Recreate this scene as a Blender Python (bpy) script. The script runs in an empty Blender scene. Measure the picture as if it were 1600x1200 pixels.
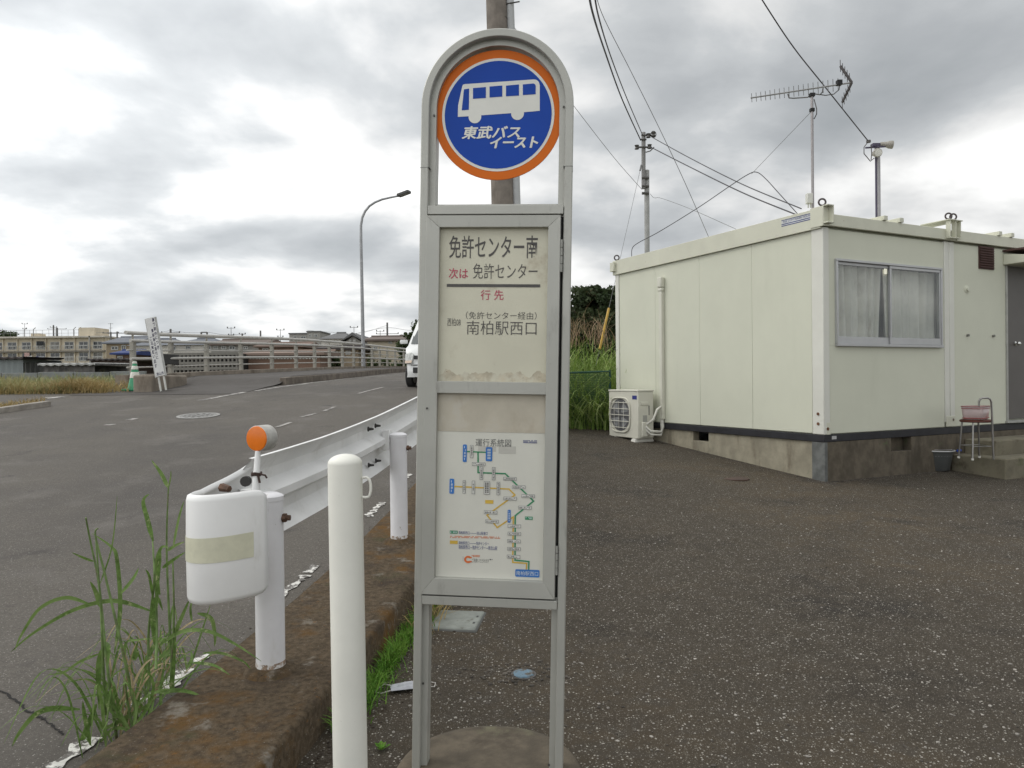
import bpy, bmesh, math, random
import numpy as np
from mathutils import Vector, Matrix, noise as mnoise
random.seed(7); rng = np.random.default_rng(11)
scn = bpy.context.scene
COL = scn.collection
R = math.radians

# ------------------------------------------------------------------ camera
F = 1155.0
EYE = Vector((0, 0, 1.4)); PITCH = R(-0.3); ROLL = R(0.6)
fwd = Vector((0, math.cos(PITCH), math.sin(PITCH)))
up0 = Vector((0, -math.sin(PITCH), math.cos(PITCH))); rt0 = Vector((1, 0, 0))
rt = rt0 * math.cos(ROLL) - up0 * math.sin(ROLL)
upv = rt0 * math.sin(ROLL) + up0 * math.cos(ROLL)
cam_d = bpy.data.cameras.new('camera'); cam = bpy.data.objects.new('camera', cam_d); COL.objects.link(cam)
cam_d.sensor_width = 36; cam_d.lens = 36 * F / 1600; cam_d.clip_start = .05; cam_d.clip_end = 6000
cam.matrix_world = Matrix(((rt.x, upv.x, -fwd.x, EYE.x), (rt.y, upv.y, -fwd.y, EYE.y), (rt.z, upv.z, -fwd.z, EYE.z), (0, 0, 0, 1)))
scn.camera = cam
scn.view_settings.view_transform = 'Standard'; scn.view_settings.look = 'None'
scn.view_settings.exposure = -0.48; scn.view_settings.gamma = 1

# ------------------------------------------------------------------ sky and sun
SUN_AZ, SUN_EL = R(-78), R(42)          # azimuth from +Y towards +X
w = bpy.data.worlds.new('World'); scn.world = w; w.use_nodes = True
nt = w.node_tree; nt.nodes.clear()
def wn(t, **k):
    n = nt.nodes.new(t)
    for a, b in k.items(): setattr(n, a, b)
    return n
def wl(a, b): nt.links.new(a, b)
def wmath(op, a, b=None, c=None, clamp=False):
    n = wn('ShaderNodeMath', operation=op); n.use_clamp = clamp
    for i, v in enumerate((a, b, c)):
        if v is None: continue
        if isinstance(v, (int, float)): n.inputs[i].default_value = v
        else: wl(v, n.inputs[i])
    return n.outputs[0]
out = wn('ShaderNodeOutputWorld'); bg = wn('ShaderNodeBackground'); wl(bg.outputs[0], out.inputs[0])
bg.inputs[1].default_value = 0.1
sky = wn('ShaderNodeTexSky', sky_type='NISHITA'); sky.sun_disc = False
sky.sun_elevation = SUN_EL; sky.sun_rotation = SUN_AZ
tc = wn('ShaderNodeTexCoord'); sep = wn('ShaderNodeSeparateXYZ'); wl(tc.outputs['Generated'], sep.inputs[0])
zc = wmath('MAXIMUM', sep.outputs[2], 0.0)
den = wmath('ADD', zc, 0.24)
px_, py_ = wmath('DIVIDE', sep.outputs[0], den), wmath('DIVIDE', sep.outputs[1], den)
cmb = wn('ShaderNodeCombineXYZ'); wl(px_, cmb.inputs[0]); wl(py_, cmb.inputs[1]); cmb.inputs[2].default_value = 3.7
def cloud_noise(scale, detail, rough, dist, off):
    m = wn('ShaderNodeVectorMath', operation='ADD'); wl(cmb.outputs[0], m.inputs[0]); m.inputs[1].default_value = off
    n = wn('ShaderNodeTexNoise'); n.inputs['Scale'].default_value = scale; n.inputs['Detail'].default_value = detail
    n.inputs['Roughness'].default_value = rough; n.inputs['Distortion'].default_value = dist
    wl(m.outputs[0], n.inputs['Vector']); return n.outputs[0]
CO_ = (-9.14, 1.676, 0)
n1 = cloud_noise(.85, 3, .5, .5, CO_); n2 = cloud_noise(2.1, 7, .52, .15, (9.1, 1.7, 0))
cl = wmath('ADD', wmath('MULTIPLY', n1, .55), wmath('MULTIPLY', n2, .45))
ramp = wn('ShaderNodeValToRGB'); wl(cl, ramp.inputs[0])
e = ramp.color_ramp.elements
e[0].position = .34; e[0].color = (.53, .565, .59, 1)
e[1].position = .60; e[1].color = (1.65, 1.65, 1.62, 1)
for p_, c_ in ((.41, (.66, .69, .715, 1)), (.465, (.82, .85, .87, 1)), (.515, (1.15, 1.155, 1.15, 1))):
    q = e.new(p_); q.color = c_
# veil of brightness round the hidden sun, and towards the horizon
sd = Vector((math.sin(SUN_AZ + R(42)) * math.cos(R(26)), math.cos(SUN_AZ + R(42)) * math.cos(R(26)), math.sin(R(26))))
dt = wn('ShaderNodeVectorMath', operation='DOT_PRODUCT'); nm = wn('ShaderNodeVectorMath', operation='NORMALIZE')
wl(tc.outputs['Generated'], nm.inputs[0]); wl(nm.outputs[0], dt.inputs[0]); dt.inputs[1].default_value = sd
glow = wmath('POWER', wmath('MAXIMUM', dt.outputs['Value'], 0.0), 9.0)
hor = wmath('POWER', wmath('SUBTRACT', 1.0, zc, clamp=True), 14.0)
zen = wmath('MULTIPLY', wmath('SUBTRACT', zc, .45, clamp=True), 1.2)
back = wmath('MULTIPLY', wmath('MAXIMUM', wmath('ADD', wmath('MULTIPLY', sep.outputs[1], -.66), wmath('MULTIPLY', sep.outputs[0], -.75)), 0.0), .72)
addf = wmath('ADD', wmath('ADD', wmath('ADD', wmath('MULTIPLY', glow, .62), wmath('MULTIPLY', hor, .30)), zen), back)
gain = wmath('MULTIPLY', wmath('ADD', addf, 1.0), 10.0)
vm = wn('ShaderNodeVectorMath', operation='SCALE'); wl(ramp.outputs[0], vm.inputs[0]); wl(gain, vm.inputs['Scale'])
mx = wn('ShaderNodeMix', data_type='RGBA'); mx.inputs[0].default_value = .96
wl(sky.outputs[0], mx.inputs[6]); wl(vm.outputs[0], mx.inputs[7]); wl(mx.outputs[2], bg.inputs[0])

sun_d = bpy.data.lights.new('sun', 'SUN'); sun = bpy.data.objects.new('sun', sun_d); COL.objects.link(sun)
sun_d.energy = 1.2; sun_d.angle = R(28); sun_d.color = (1, .96, .9)
sdir = Vector((math.sin(SUN_AZ) * math.cos(SUN_EL), math.cos(SUN_AZ) * math.cos(SUN_EL), math.sin(SUN_EL)))
sun.rotation_euler = sdir.to_track_quat('Z', 'Y').to_euler(); sun.location = (-20, 10, 30)

# ------------------------------------------------------------------ placement helpers
def ray(px, py): return fwd + rt * ((px - 800) / F) + upv * ((600 - py) / F)
def at(px, py, Y):
    d = ray(px, py); return EYE + d * (Y / d.y)
def pl(x, tab): return float(np.interp(x, [t[0] for t in tab], [t[1] for t in tab]))
def sstep(a, b, x):
    t = min(1, max(0, (x - a) / (b - a))); return t * t * (3 - 2 * t)
ZR = [(-20, 0), (3, 0), (4, .03), (5, .10), (6, .19), (8, .37), (10, .55), (13, .81), (16, 1.12), (17.3, 1.24), (19, 1.35), (23, 1.47), (30, 1.72), (36, 1.86), (43, 2.0), (60, 2.1)]
XC = [(-8, -2.3), (0, -1.42), (3.17, -1.04), (5.2, -.78), (8, -.55), (11, -.38), (15, -.2), (19, 0), (23, .3), (30, .9), (36, 1.6), (43, 2.8), (60, 7)]
XK = [(16, -6.1), (19, -5.9), (23, -5.6), (30, -5.2), (36, -5.0), (43, -4.6), (60, -1)]      # pavement kerb
XW = [(16, -9.9), (18, -9.75), (22, -9.45), (27, -8.0), (34, -7.4), (43, -6.95), (60, -4)]   # bridge railing
def zr(y):
    return sum(pl(y + d, ZR) for d in (-1, -.5, 0, .5, 1)) / 5 if y > 2 else pl(y, ZR)
def xc(y): return sum(pl(y + d, XC) for d in (-1, 0, 1)) / 3
def xk(y): return sum(pl(y + d, XK) for d in (-1.5, 0, 1.5)) / 3
def xw(y): return sum(pl(y + d, XW) for d in (-2, -1, 0, 1, 2)) / 5
def zlot(x, y):
    q = -.0448 * x + .0768 * y - .393
    k = .07; q = k * math.log(1 + math.exp(min(40, q / k)))
    return min(q, 1.0)
def zroad(x, y):
    z = zr(y)
    if y > 16:                                   # land falls away beyond the bridge railing
        o = sstep(xw(y) - .1, xw(y) - 1.2, x) if x < xw(y) else 0
        z = z * (1 - o) + min(z, 1.22) * o
    return z
def terrain(x, y):
    r = sstep(xc(y) - .25, xc(y) + .25, x)
    z = zroad(x, y) * (1 - r) + zlot(x, y) * r
    far = sstep(48, 75, y)
    return z * (1 - far) + 1.2 * far
def gr(px, py, zf=terrain):
    d = ray(px, py); t = 2.0; last = 0
    while t < 200:
        p = EYE + d * t
        if p.z < zf(p.x, p.y): break
        last = t; t *= 1.01
    for _ in range(25):
        m = (last + t) / 2; p = EYE + d * m
        if p.z < zf(p.x, p.y): t = m
        else: last = m
    return EYE + d * t

# ------------------------------------------------------------------ materials
_M = {}
def mat(name, col, rough=.6, metal=0., var=.12, scale=6., bump=0., bscale=80., stains=(), spec=.5, trans=0., alpha=1.):
    if name in _M: return _M[name]
    m = bpy.data.materials.new(name); m.use_nodes = True; t = m.node_tree; b = t.nodes['Principled BSDF']
    b.inputs['Roughness'].default_value = rough; b.inputs['Metallic'].default_value = metal
    b.inputs['Specular IOR Level'].default_value = spec
    b.inputs['Transmission Weight'].default_value = trans; b.inputs['Alpha'].default_value = alpha
    c = t.nodes.new('ShaderNodeTexCoord')
    def nz(s, d=5, ro=.6, st=(1, 1, 1)):
        mp = t.nodes.new('ShaderNodeMapping'); mp.inputs['Scale'].default_value = st; t.links.new(c.outputs['Object'], mp.inputs[0])
        n = t.nodes.new('ShaderNodeTexNoise'); n.inputs['Scale'].default_value = s; n.inputs['Detail'].default_value = d
        n.inputs['Roughness'].default_value = ro; t.links.new(mp.outputs[0], n.inputs['Vector']); return n.outputs[0]
    def mixc(f, a, bb):
        x = t.nodes.new('ShaderNodeMix'); x.data_type = 'RGBA'
        t.links.new(f, x.inputs[0])
        for i, v in ((6, a), (7, bb)):
            if isinstance(v, tuple): x.inputs[i].default_value = (*v, 1)
            else: t.links.new(v, x.inputs[i])
        return x.outputs[2]
    def remap(f, lo, hi):
        x = t.nodes.new('ShaderNodeMapRange'); x.inputs[1].default_value = lo; x.inputs[2].default_value = hi
        x.interpolation_type = 'SMOOTHSTEP'; t.links.new(f, x.inputs[0]); return x.outputs[0]
    cur = mixc(remap(nz(scale), .3, .7), tuple(v * (1 - var) for v in col), tuple(min(1, v * (1 + var)) for v in col))
    for s in stains:                           # (colour, scale, lo, hi, stretch)
        cur = mixc(remap(nz(s[1], 7, .65, s[4] if len(s) > 4 else (1, 1, 1)), s[2], s[3]), cur, s[0])
    t.links.new(cur, b.inputs['Base Color'])
    if bump:
        bp = t.nodes.new('ShaderNodeBump'); bp.inputs['Strength'].default_value = bump; bp.inputs['Distance'].default_value = .01
        t.links.new(nz(bscale, 6, .7), bp.inputs['Height']); t.links.new(bp.outputs[0], b.inputs['Normal'])
    _M[name] = m; return m

def asphalt(name, base, fleck, cell, share, patches, rough=.85, bump=.5, cell2=None):
    """tarmac with pale aggregate: cells of a voronoi, a share of which are light stones"""
    m = bpy.data.materials.new(name); m.use_nodes = True; t = m.node_tree; b = t.nodes['Principled BSDF']
    L = t.links.new; c = t.nodes.new('ShaderNodeTexCoord')
    def N(k, **kw):
        n = t.nodes.new(k)
        for a, v in kw.items(): setattr(n, a, v)
        return n
    def noise(s, d=5, r=.6):
        n = N('ShaderNodeTexNoise'); n.inputs['Scale'].default_value = s; n.inputs['Detail'].default_value = d; n.inputs['Roughness'].default_value = r
        L(c.outputs['Object'], n.inputs['Vector']); return n.outputs[0]
    def remap(f, lo, hi, a=0, bb=1):
        x = N('ShaderNodeMapRange'); x.inputs[1].default_value = lo; x.inputs[2].default_value = hi; x.inputs[3].default_value = a; x.inputs[4].default_value = bb
        L(f, x.inputs[0]); return x.outputs[0]
    def mix(f, a, bb):
        x = N('ShaderNodeMix', data_type='RGBA'); L(f, x.inputs[0])
        for i, v in ((6, a), (7, bb)):
            if isinstance(v, tuple): x.inputs[i].default_value = (*v, 1)
            else: L(v, x.inputs[i])
        return x.outputs[2]
    def mul(a, bb):
        x = N('ShaderNodeMath', operation='MULTIPLY'); L(a, x.inputs[0])
        if isinstance(bb, float): x.inputs[1].default_value = bb
        else: L(bb, x.inputs[1])
        return x.outputs[0]
    cur = mix(remap(noise(55, 4, .7), .3, .7), tuple(v * .72 for v in base), tuple(v * 1.3 for v in base))
    for col, s, lo, hi in patches: cur = mix(remap(noise(s, 6, .62), lo, hi), cur, col)
    hts = []
    for ce, sh, fk in ((cell, share, fleck),) + ((cell2,) if cell2 else ()):
        v = N('ShaderNodeTexVoronoi'); v.inputs['Scale'].default_value = ce; L(c.outputs['Object'], v.inputs['Vector'])
        sp = N('ShaderNodeSeparateColor'); L(v.outputs['Color'], sp.inputs[0])
        pick = mul(remap(sp.outputs[0], 1 - sh, 1 - sh + .02), remap(v.outputs['Distance'], .42, .30))
        br = remap(sp.outputs[1], 0, 1, .25, 1.0)
        f = mul(pick, br); cur = mix(f, cur, fk); hts.append(f)
    L(cur, b.inputs['Base Color']); b.inputs['Roughness'].default_value = rough; b.inputs['Specular IOR Level'].default_value = .25
    bp = N('ShaderNodeBump'); bp.inputs['Strength'].default_value = bump; bp.inputs['Distance'].default_value = .006
    L(noise(170, 3, .7), bp.inputs['Height']); L(bp.outputs[0], b.inputs['Normal'])
    _M[name] = m; return m

# ------------------------------------------------------------------ mesh helpers
class MB:
    def __init__(s, M=None): s.v = []; s.f = []; s.M = M; s.cut = []
    def add(s, vs, fs, M=None):
        o = len(s.v); s.cut.append((o, len(s.f)))
        for p in vs:
            p = Vector(p)
            if M is not None: p = M @ p
            s.v.append(s.M @ p if s.M is not None else p)
        s.f += [tuple(i + o for i in f) for f in fs]; return s
    def box(s, x0, x1, y0, y1, z0, z1, M=None):
        return s.add([(x0, y0, z0), (x1, y0, z0), (x1, y1, z0), (x0, y1, z0), (x0, y0, z1), (x1, y0, z1), (x1, y1, z1), (x0, y1, z1)],
                     [(0, 3, 2, 1), (4, 5, 6, 7), (0, 1, 5, 4), (1, 2, 6, 5), (2, 3, 7, 6), (3, 0, 4, 7)], M)
    def tube(s, pts, r, n=8, cap=True, M=None):
        pts = [Vector(p) for p in pts]; rs = r if isinstance(r, (list, tuple)) else [r] * len(pts)
        vs = []; fs = []; prev = None
        for i, p in enumerate(pts):
            d = (pts[min(i + 1, len(pts) - 1)] - pts[max(i - 1, 0)])
            d = d.normalized() if d.length > 1e-9 else Vector((0, 0, 1))
            if prev is None:
                a = Vector((0, 0, 1)) if abs(d.z) < .9 else Vector((1, 0, 0))
                u = d.cross(a).normalized()
            else:
                u = (prev - d * prev.dot(d)).normalized()
            prev = u; q = d.cross(u)
            for k in range(n):
                t = 2 * math.pi * k / n; vs.append(p + (u * math.cos(t) + q * math.sin(t)) * rs[i])
        for i in range(len(pts) - 1):
            for k in range(n):
                fs.append((i * n + k, i * n + (k + 1) % n, (i + 1) * n + (k + 1) % n, (i + 1) * n + k))
        if cap: fs.append(tuple(range(n))[::-1]); fs.append(tuple((len(pts) - 1) * n + k for k in range(n)))
        return s.add(vs, fs, M)
    def lathe(s, prof, n=32, M=None):
        vs = []; fs = []
        for r, z in prof:
            for k in range(n):
                t = 2 * math.pi * k / n; vs.append((r * math.cos(t), r * math.sin(t), z))
        for i in range(len(prof) - 1):
            for k in range(n): fs.append((i * n + k, i * n + (k + 1) % n, (i + 1) * n + (k + 1) % n, (i + 1) * n + k))
        fs.append(tuple(range(n))[::-1]); fs.append(tuple((len(prof) - 1) * n + k for k in range(n)))
        return s.add(vs, fs, M)
    def prism(s, poly, y0, y1, M=None):      # polygon in x,z pushed along y
        n = len(poly)
        vs = [(x, y0, z) for x, z in poly] + [(x, y1, z) for x, z in poly]
        fs = [tuple(range(n)), tuple(range(2 * n - 1, n - 1, -1))] + [(i, i + n, (i + 1) % n + n, (i + 1) % n) for i in range(n)]
        return s.add(vs, fs, M)
    def build(s, name, material, parent=None, bevel=0, smooth=35, seg=2):
        me = bpy.data.meshes.new(name); me.from_pydata([tuple(p) for p in s.v], [], s.f)
        bm = bmesh.new(); bm.from_mesh(me)
        if len(bm.faces) < 60000: bmesh.ops.recalc_face_normals(bm, faces=bm.faces)
        bm.to_mesh(me); bm.free()
        for mm in (material if isinstance(material, list) else [material]): me.materials.append(mm)
        if smooth:
            me.polygons.foreach_set('use_smooth', [True] * len(me.polygons)); me.set_sharp_from_angle(angle=R(smooth))
        o = bpy.data.objects.new(name, me); COL.objects.link(o)
        if parent is not None: o.parent = parent
        if bevel:
            b = o.modifiers.new('bevel', 'BEVEL'); b.width = bevel; b.segments = seg; b.limit_method = 'ANGLE'; b.angle_limit = R(40)
        return o
def each(mb, name, material, parent=None, per=1, **k):
    """build every added piece (or run of pieces) of mb as a part of its own"""
    out_ = []; cuts = mb.cut[::per] + [(len(mb.v), len(mb.f))]
    for (a, fa), (b, fb) in zip(cuts[:-1], cuts[1:]):
        q = MB(); q.v = mb.v[a:b]; q.f = [tuple(i - a for i in f) for f in mb.f[fa:fb]]; out_.append(q.build(name, material, parent, **k))
    return out_
def tag(o, label=None, cat=None, group=None, kind=None):
    if label: o['label'] = label
    if cat: o['category'] = cat
    if group: o['group'] = group
    if kind: o['kind'] = kind
    return o
def thing(name, label, cat, loc=(0, 0, 0), rz=0, group=None):
    o = bpy.data.objects.new(name, None); COL.objects.link(o); o.location = loc; o.rotation_euler = (0, 0, rz); o.empty_display_size = .1
    return tag(o, label, cat, group)
def kids(o): return [c for c in bpy.data.objects if c.parent == o]
def copy_tree(o, parent=None):
    c = o.copy(); COL.objects.link(c)
    if parent is not None: c.parent = parent
    for ch in kids(o): copy_tree(ch, c)
    return c
def grid_sheet(name, ys, xl, xr, n, zf, dz, material, kind='structure'):
    mb = MB(); vs = []; fs = []
    for y in ys:
        a, b = xl(y), xr(y)
        for i in range(n + 1):
            x = a + (b - a) * i / n; vs.append((x, y, zf(x, y) + dz))
    for j in range(len(ys) - 1):
        for i in range(n):
            k = j * (n + 1) + i; fs.append((k, k + 1, k + n + 2, k + n + 1))
    mb.add(vs, fs); o = mb.build(name, material, smooth=60); return tag(o, kind=kind)
_tc = {}
def text_geo(s, shear=0, bold=0):
    key = (s, shear, bold)
    if key in _tc: return _tc[key]
    cu = bpy.data.curves.new('lettering', 'FONT'); cu.body = s; cu.shear = shear; cu.offset = bold; cu.resolution_u = 3; cu.space_line = .95
    ob = bpy.data.objects.new('lettering', cu); COL.objects.link(ob); bpy.context.view_layer.update()
    ev = ob.evaluated_get(bpy.context.evaluated_depsgraph_get()); me = bpy.data.meshes.new_from_object(ev)
    v = np.array([p.co[:2] for p in me.vertices]); f = [tuple(p.vertices) for p in me.polygons]
    bpy.data.objects.remove(ob); bpy.data.curves.remove(cu); bpy.data.meshes.remove(me)
    lo, hi = v.min(0), v.max(0); v = (v - lo) / np.maximum(hi - lo, 1e-6)
    _tc[key] = (v, f); return v, f

# ================================================================== the setting
lot_m = asphalt('lot_tarmac', (.050, .0405, .029), (.47, .445, .39), 92, .17,
                [((.078, .059, .037), .45, .46, .66), ((.030, .025, .020), .7, .53, .66), ((.026, .022, .018), .23, .52, .64), ((.058, .048, .036), 7, .5, .62), ((.022, .019, .016), 1.7, .66, .74)], cell2=(200, .32, (.27, .25, .205)), bump=1.0)
road_m = asphalt('road_tarmac', (.098, .088, .075), (.32, .305, .28), 120, .14,
                 [((.074, .067, .060), .35, .46, .64), ((.128, .117, .105), 1.3, .54, .70), ((.062, .056, .05), 2.6, .60, .72)], bump=.7, rough=.8, cell2=(230, .22, (.20, .188, .17)))
pave_m = asphalt('pavement_tarmac', (.085, .078, .072), (.2, .19, .18), 130, .08, [((.065, .058, .052), .8, .5, .7)], bump=.3)
dirt_m = mat('dirt', (.075, .062, .045), .95, var=.35, scale=3, bump=.5, bscale=30, stains=[((.06, .085, .03), .6, .45, .6)])
kerb_m = mat('kerb_concrete', (.092, .070, .047), .97, var=.35, scale=38, bump=.8, bscale=90, spec=.1,
             stains=[((.125, .068, .022), 2.6, .50, .68), ((.070, .066, .036), 3.3, .56, .72), ((.058, .045, .034), 4, .50, .72), ((.20, .18, .15), 5, .58, .70), ((.15, .078, .028), 34, .62, .72), ((.24, .22, .19), 120, .62, .70), ((.035, .027, .021), 90, .60, .70)])
line_m = mat('road_paint', (.62, .61, .57), .75, var=.15, scale=30, bump=.4, stains=[((.11, .10, .09), 22, .47, .54)])
line_far_m = mat('road_paint_worn', (.36, .345, .32), .75, var=.12, scale=30, stains=[((.13, .12, .11), 7, .45, .56)])

xs = sorted(set([-900, -500, -300, -180, -120, -80, -55, -40] + [round(-30 + .75 * i, 3) for i in range(24)] + [round(-12 + .3 * i, 3) for i in range(84)] + [14, 18, 25, 40, 60, 100, 180, 320, 560, 900]))
ys = sorted(set([-60, -20, -8] + [round(-4 + .35 * i, 3) for i in range(142)] + [48, 52, 58, 65, 75, 90, 120, 170, 250, 400, 700, 1300]))
mb = MB(); nx = len(xs)
vs = [(x, y, terrain(x, y) - .035) for y in ys for x in xs]
fs = [(j * nx + i, j * nx + i + 1, (j + 1) * nx + i + 1, (j + 1) * nx + i) for j in range(len(ys) - 1) for i in range(nx - 1)]
mb.add(vs, fs); tag(mb.build('ground', dirt_m, smooth=60), kind='structure')

def ry(a, b, st): return [a + st * i for i in range(int(round((b - a) / st)) + 1)]
grid_sheet('road', ry(-5, 60, .5), lambda y: -30 if y < 16.7 else xk(y), lambda y: xc(y) + .05, 60, terrain, .0, road_m)
grid_sheet('parking_lot', ry(-5, 13.0, .5), lambda y: xc(y) + .1, lambda y: 15, 40, terrain, .0, lot_m)
# pavement beside the bridge railing, dipping to the road at its near end
def paveh(y): return .17 * sstep(18.6, 19.6, y)
grid_sheet('pavement', ry(16.4, 58, .4), lambda y: xw(y), lambda y: xk(y) - .0, 6, lambda x, y: zr(y) + paveh(y) * sstep(0, .9, (x - xw(y)) + 3 * sstep(20, 24, y)) + .02 * sstep(17, 19, y), .006, pave_m)
def ribbon(name, pts, w, h, material, kind='structure', zf=terrain, bev=.015):
    """kerb-like strip of width w and height h along pts [(x, y)]"""
    mb = MB(); vs = []; fs = []; n = len(pts)
    for i, (x, y) in enumerate(pts):
        a = pts[max(i - 1, 0)]; b = pts[min(i + 1, n - 1)]
        d = Vector((b[0] - a[0], b[1] - a[1], 0)).normalized(); nn = Vector((-d.y, d.x, 0)) * (w / 2)
        z = zf(x, y)
        for s_, zz in ((1, -.25), (1, h), (-1, h), (-1, -.25)): vs.append((x + nn.x * s_, y + nn.y * s_, z + zz))
    for i in range(n - 1):
        for k in range(4): fs.append((i * 4 + k, i * 4 + (k + 1) % 4, (i + 1) * 4 + (k + 1) % 4, (i + 1) * 4 + k))
    fs.append((0, 1, 2, 3)); fs.append(tuple((n - 1) * 4 + k for k in (3, 2, 1, 0)))
    mb.add(vs, fs); o = mb.build(name, material, bevel=bev); return tag(o, kind=kind)
# the broad stained kerb that carries the guard rail: rough worn top, built as a fine strip
def zk(y): return zr(y) + .15
mb = MB(); vs = []; fs = []; yy = ry(-3, 30, .06); prof = [(-.31, -.3), (-.31, -.015), (-.295, 0), (-.2, 0), (-.1, 0), (0, 0), (.1, 0), (.2, 0), (.292, 0), (.309, -.012), (.318, -.4)]
for y in yy:
    for k, (dx, dz) in enumerate(prof):
        nv = mnoise.noise(Vector((dx * 7, y * 5, 3))) ; n2_ = mnoise.noise(Vector((dx * 22, y * 18, 9)))
        ed = 1.0 if k in (1, 2, 8, 9) else .6
        vs.append((xc(y) + dx + (.007 * nv + .007 * n2_) * (1 if k in (8, 9) else .35) - (0 if k < 8 else .01), y, zk(y) + dz + ed * (.006 * nv + .004 * n2_) if k not in (0, 10) else zk(y) + dz))
m_ = len(prof)
for j in range(len(yy) - 1):
    for k in range(m_ - 1): fs.append((j * m_ + k, (j + 1) * m_ + k, (j + 1) * m_ + k + 1, j * m_ + k + 1))
mb.add(vs, fs); tag(mb.build('kerb', kerb_m, smooth=70), kind='structure')
ribbon('pavement_kerb', [(xk(y), y) for y in ry(19, 58, .5)], .16, .185, mat('kerb_grey', (.16, .135, .11), .9, var=.3, scale=4), zf=lambda x, y: zr(y))
ribbon('pavement_edge', [(gr(px, py).x, gr(px, py).y) for px, py in ((262, 609), (320, 606), (380, 603), (440, 600))], .12, .012, mat('edge_stone', (.3, .28, .25), .9), zf=lambda x, y: zr(y))
ribbon('grass_island_kerb', [(gr(px, py).x, gr(px, py).y) for px, py in ((-90, 656), (-30, 648), (0, 645), (40, 639), (76, 634))], .16, .1, mat('kerb_pale', (.3, .275, .24), .9, var=.25, scale=5))
# road paint
def paint(name, pts, w, material, zf=terrain, jag=0):
    mb = MB(); vs = []; fs = []
    fine = []
    for a, b in zip(pts[:-1], pts[1:]):
        n = max(1, int((Vector(b) - Vector(a)).length / (.03 if jag else .12)))
        fine += [(a[0] + (b[0] - a[0]) * i / n, a[1] + (b[1] - a[1]) * i / n) for i in range(n)]
    fine.append(pts[-1])
    for i, (x, y) in enumerate(fine):
        a = fine[max(i - 1, 0)]; b = fine[min(i + 1, len(fine) - 1)]
        d = Vector((b[0] - a[0], b[1] - a[1], 0)).normalized(); nn = Vector((-d.y, d.x, 0))
        l, r_ = [max(.004, w / 2 + jag * (1.1 * mnoise.noise(Vector((x * 9 + k_, y * 9, k_ * 3))) + .8 * mnoise.noise(Vector((x * 40, y * 40 + k_, 2))) - .35) * 1.3) for k_ in (0, 7)] if jag else (w / 2, w / 2)
        for o in (l, -r_):
            p = Vector((x, y, 0)) + nn * o; vs.append((p.x, p.y, zf(p.x, p.y) + .006))
    for i in range(len(fine) - 1): fs.append((2 * i, 2 * i + 1, 2 * i + 3, 2 * i + 2))
    mb.add(vs, fs); return tag(mb.build(name, material, smooth=0), kind='structure')
def G2(px, py): p = gr(px, py); return (p.x, p.y)
y = -2.0; dash = []
for a, b in ((-2.5, 2.9), (3.15, 3.55), (3.62, 3.72), (4.35, 4.95), (5.0, 5.15), (5.6, 6.0), (6.4, 6.9), (7.4, 8.1), (8.6, 9.6), (10.2, 12)):
    paint('edge_line', [(xc(v) - .58, v) for v in np.linspace(a, b, 5)], .095, line_m, jag=.035)
paint('lane_line', [G2(312, 626), G2(383, 613)], .14, line_far_m)
paint('lane_line', [G2(400, 611), G2(470, 601), G2(540, 592), G2(630, 585)], .13, line_far_m)
for a, b in (((432, 668), (455, 660)), ((470, 652), (495, 646)), ((505, 643), (523, 636)), ((560, 615), (600, 605)), ((560, 592), (628, 587))):
    paint('centre_line', [G2(*a), G2(*b)], .07, line_far_m)
paint('stop_line', [G2(72, 622.5), G2(100, 620)], .3, line_far_m)
paint('stop_line', [G2(165, 665), G2(178, 663)], .12, line_far_m)
paint('stop_line', [G2(200, 657), G2(212, 654)], .12, line_far_m)
# crack across the road at lower left
mb = MB(); vs = []; fs = []; cp = [G2(-40, 1060), G2(10, 1085), G2(45, 1112), G2(75, 1128), G2(100, 1150)]
k = 0
for a, b in zip(cp[:-1], cp[1:]):
    for i in range(14):
        t = i / 14; x = a[0] + (b[0] - a[0]) * t + random.uniform(-.006, .006); y = a[1] + (b[1] - a[1]) * t + random.uniform(-.006, .006); h = random.uniform(.003, .009)
        vs += [(x, y - h, terrain(x, y) + .004), (x, y + h, terrain(x, y) + .004)]
for i in range(len(vs) // 2 - 1): fs.append((2 * i, 2 * i + 2, 2 * i + 3, 2 * i + 1))
mb.add(vs, fs); tag(mb.build('road_crack', mat('crack', (.012, .011, .01), 1)), kind='structure')

# ================================================================== the bus stop sign
alu = mat('aluminium', (.42, .42, .385), .42, .3, var=.07, scale=3, stains=[((.30, .295, .27), 14, .56, .75, (1, 1, .25)), ((.24, .225, .19), 70, .68, .76)])
alu_in = mat('aluminium_dull', (.31, .31, .285), .55, .25, var=.1, scale=5)
black = mat('black_gap', (.02, .02, .02), .8)
Kx = 2.45 / F
def SG(px, py):
    dx = px - 762.3; dy = 1195 - py
    return ((dx - .0156 * dy) * Kx, (dy + .0156 * dx) * Kx)
SB = at(762.3, 1195, 2.45)
SM = Matrix.Translation((0, 0, SB.z)) @ Matrix.Rotation(R(-5), 4, 'Z') @ Matrix.Rotation(R(1.5), 4, 'Y')
sign = thing('bus_stop_sign', 'grey arched bus stop sign with blue bus disc on a round concrete base', 'bus stop', (SB.x, SB.y, 0))
SM_ = SM
def flat(mb, poly, wd):                       # polygon in sign u,v as a flat face at depth wd (towards the viewer is negative)
    mb.add([(u, wd, v) for u, v in poly], [tuple(range(len(poly)))], SM)
def letters(mb, s, raw, wd, shear=0, bold=0, tf=SG):
    v, f = text_geo(s, shear, bold); x0, y0, x1, y1 = raw
    u0, v0 = tf(x0, y1); u1, v1 = tf(x1, y0)
    mb.add([(u0 + (u1 - u0) * a, wd, v0 + (v1 - v0) * b) for a, b in v], f, SM)
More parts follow.
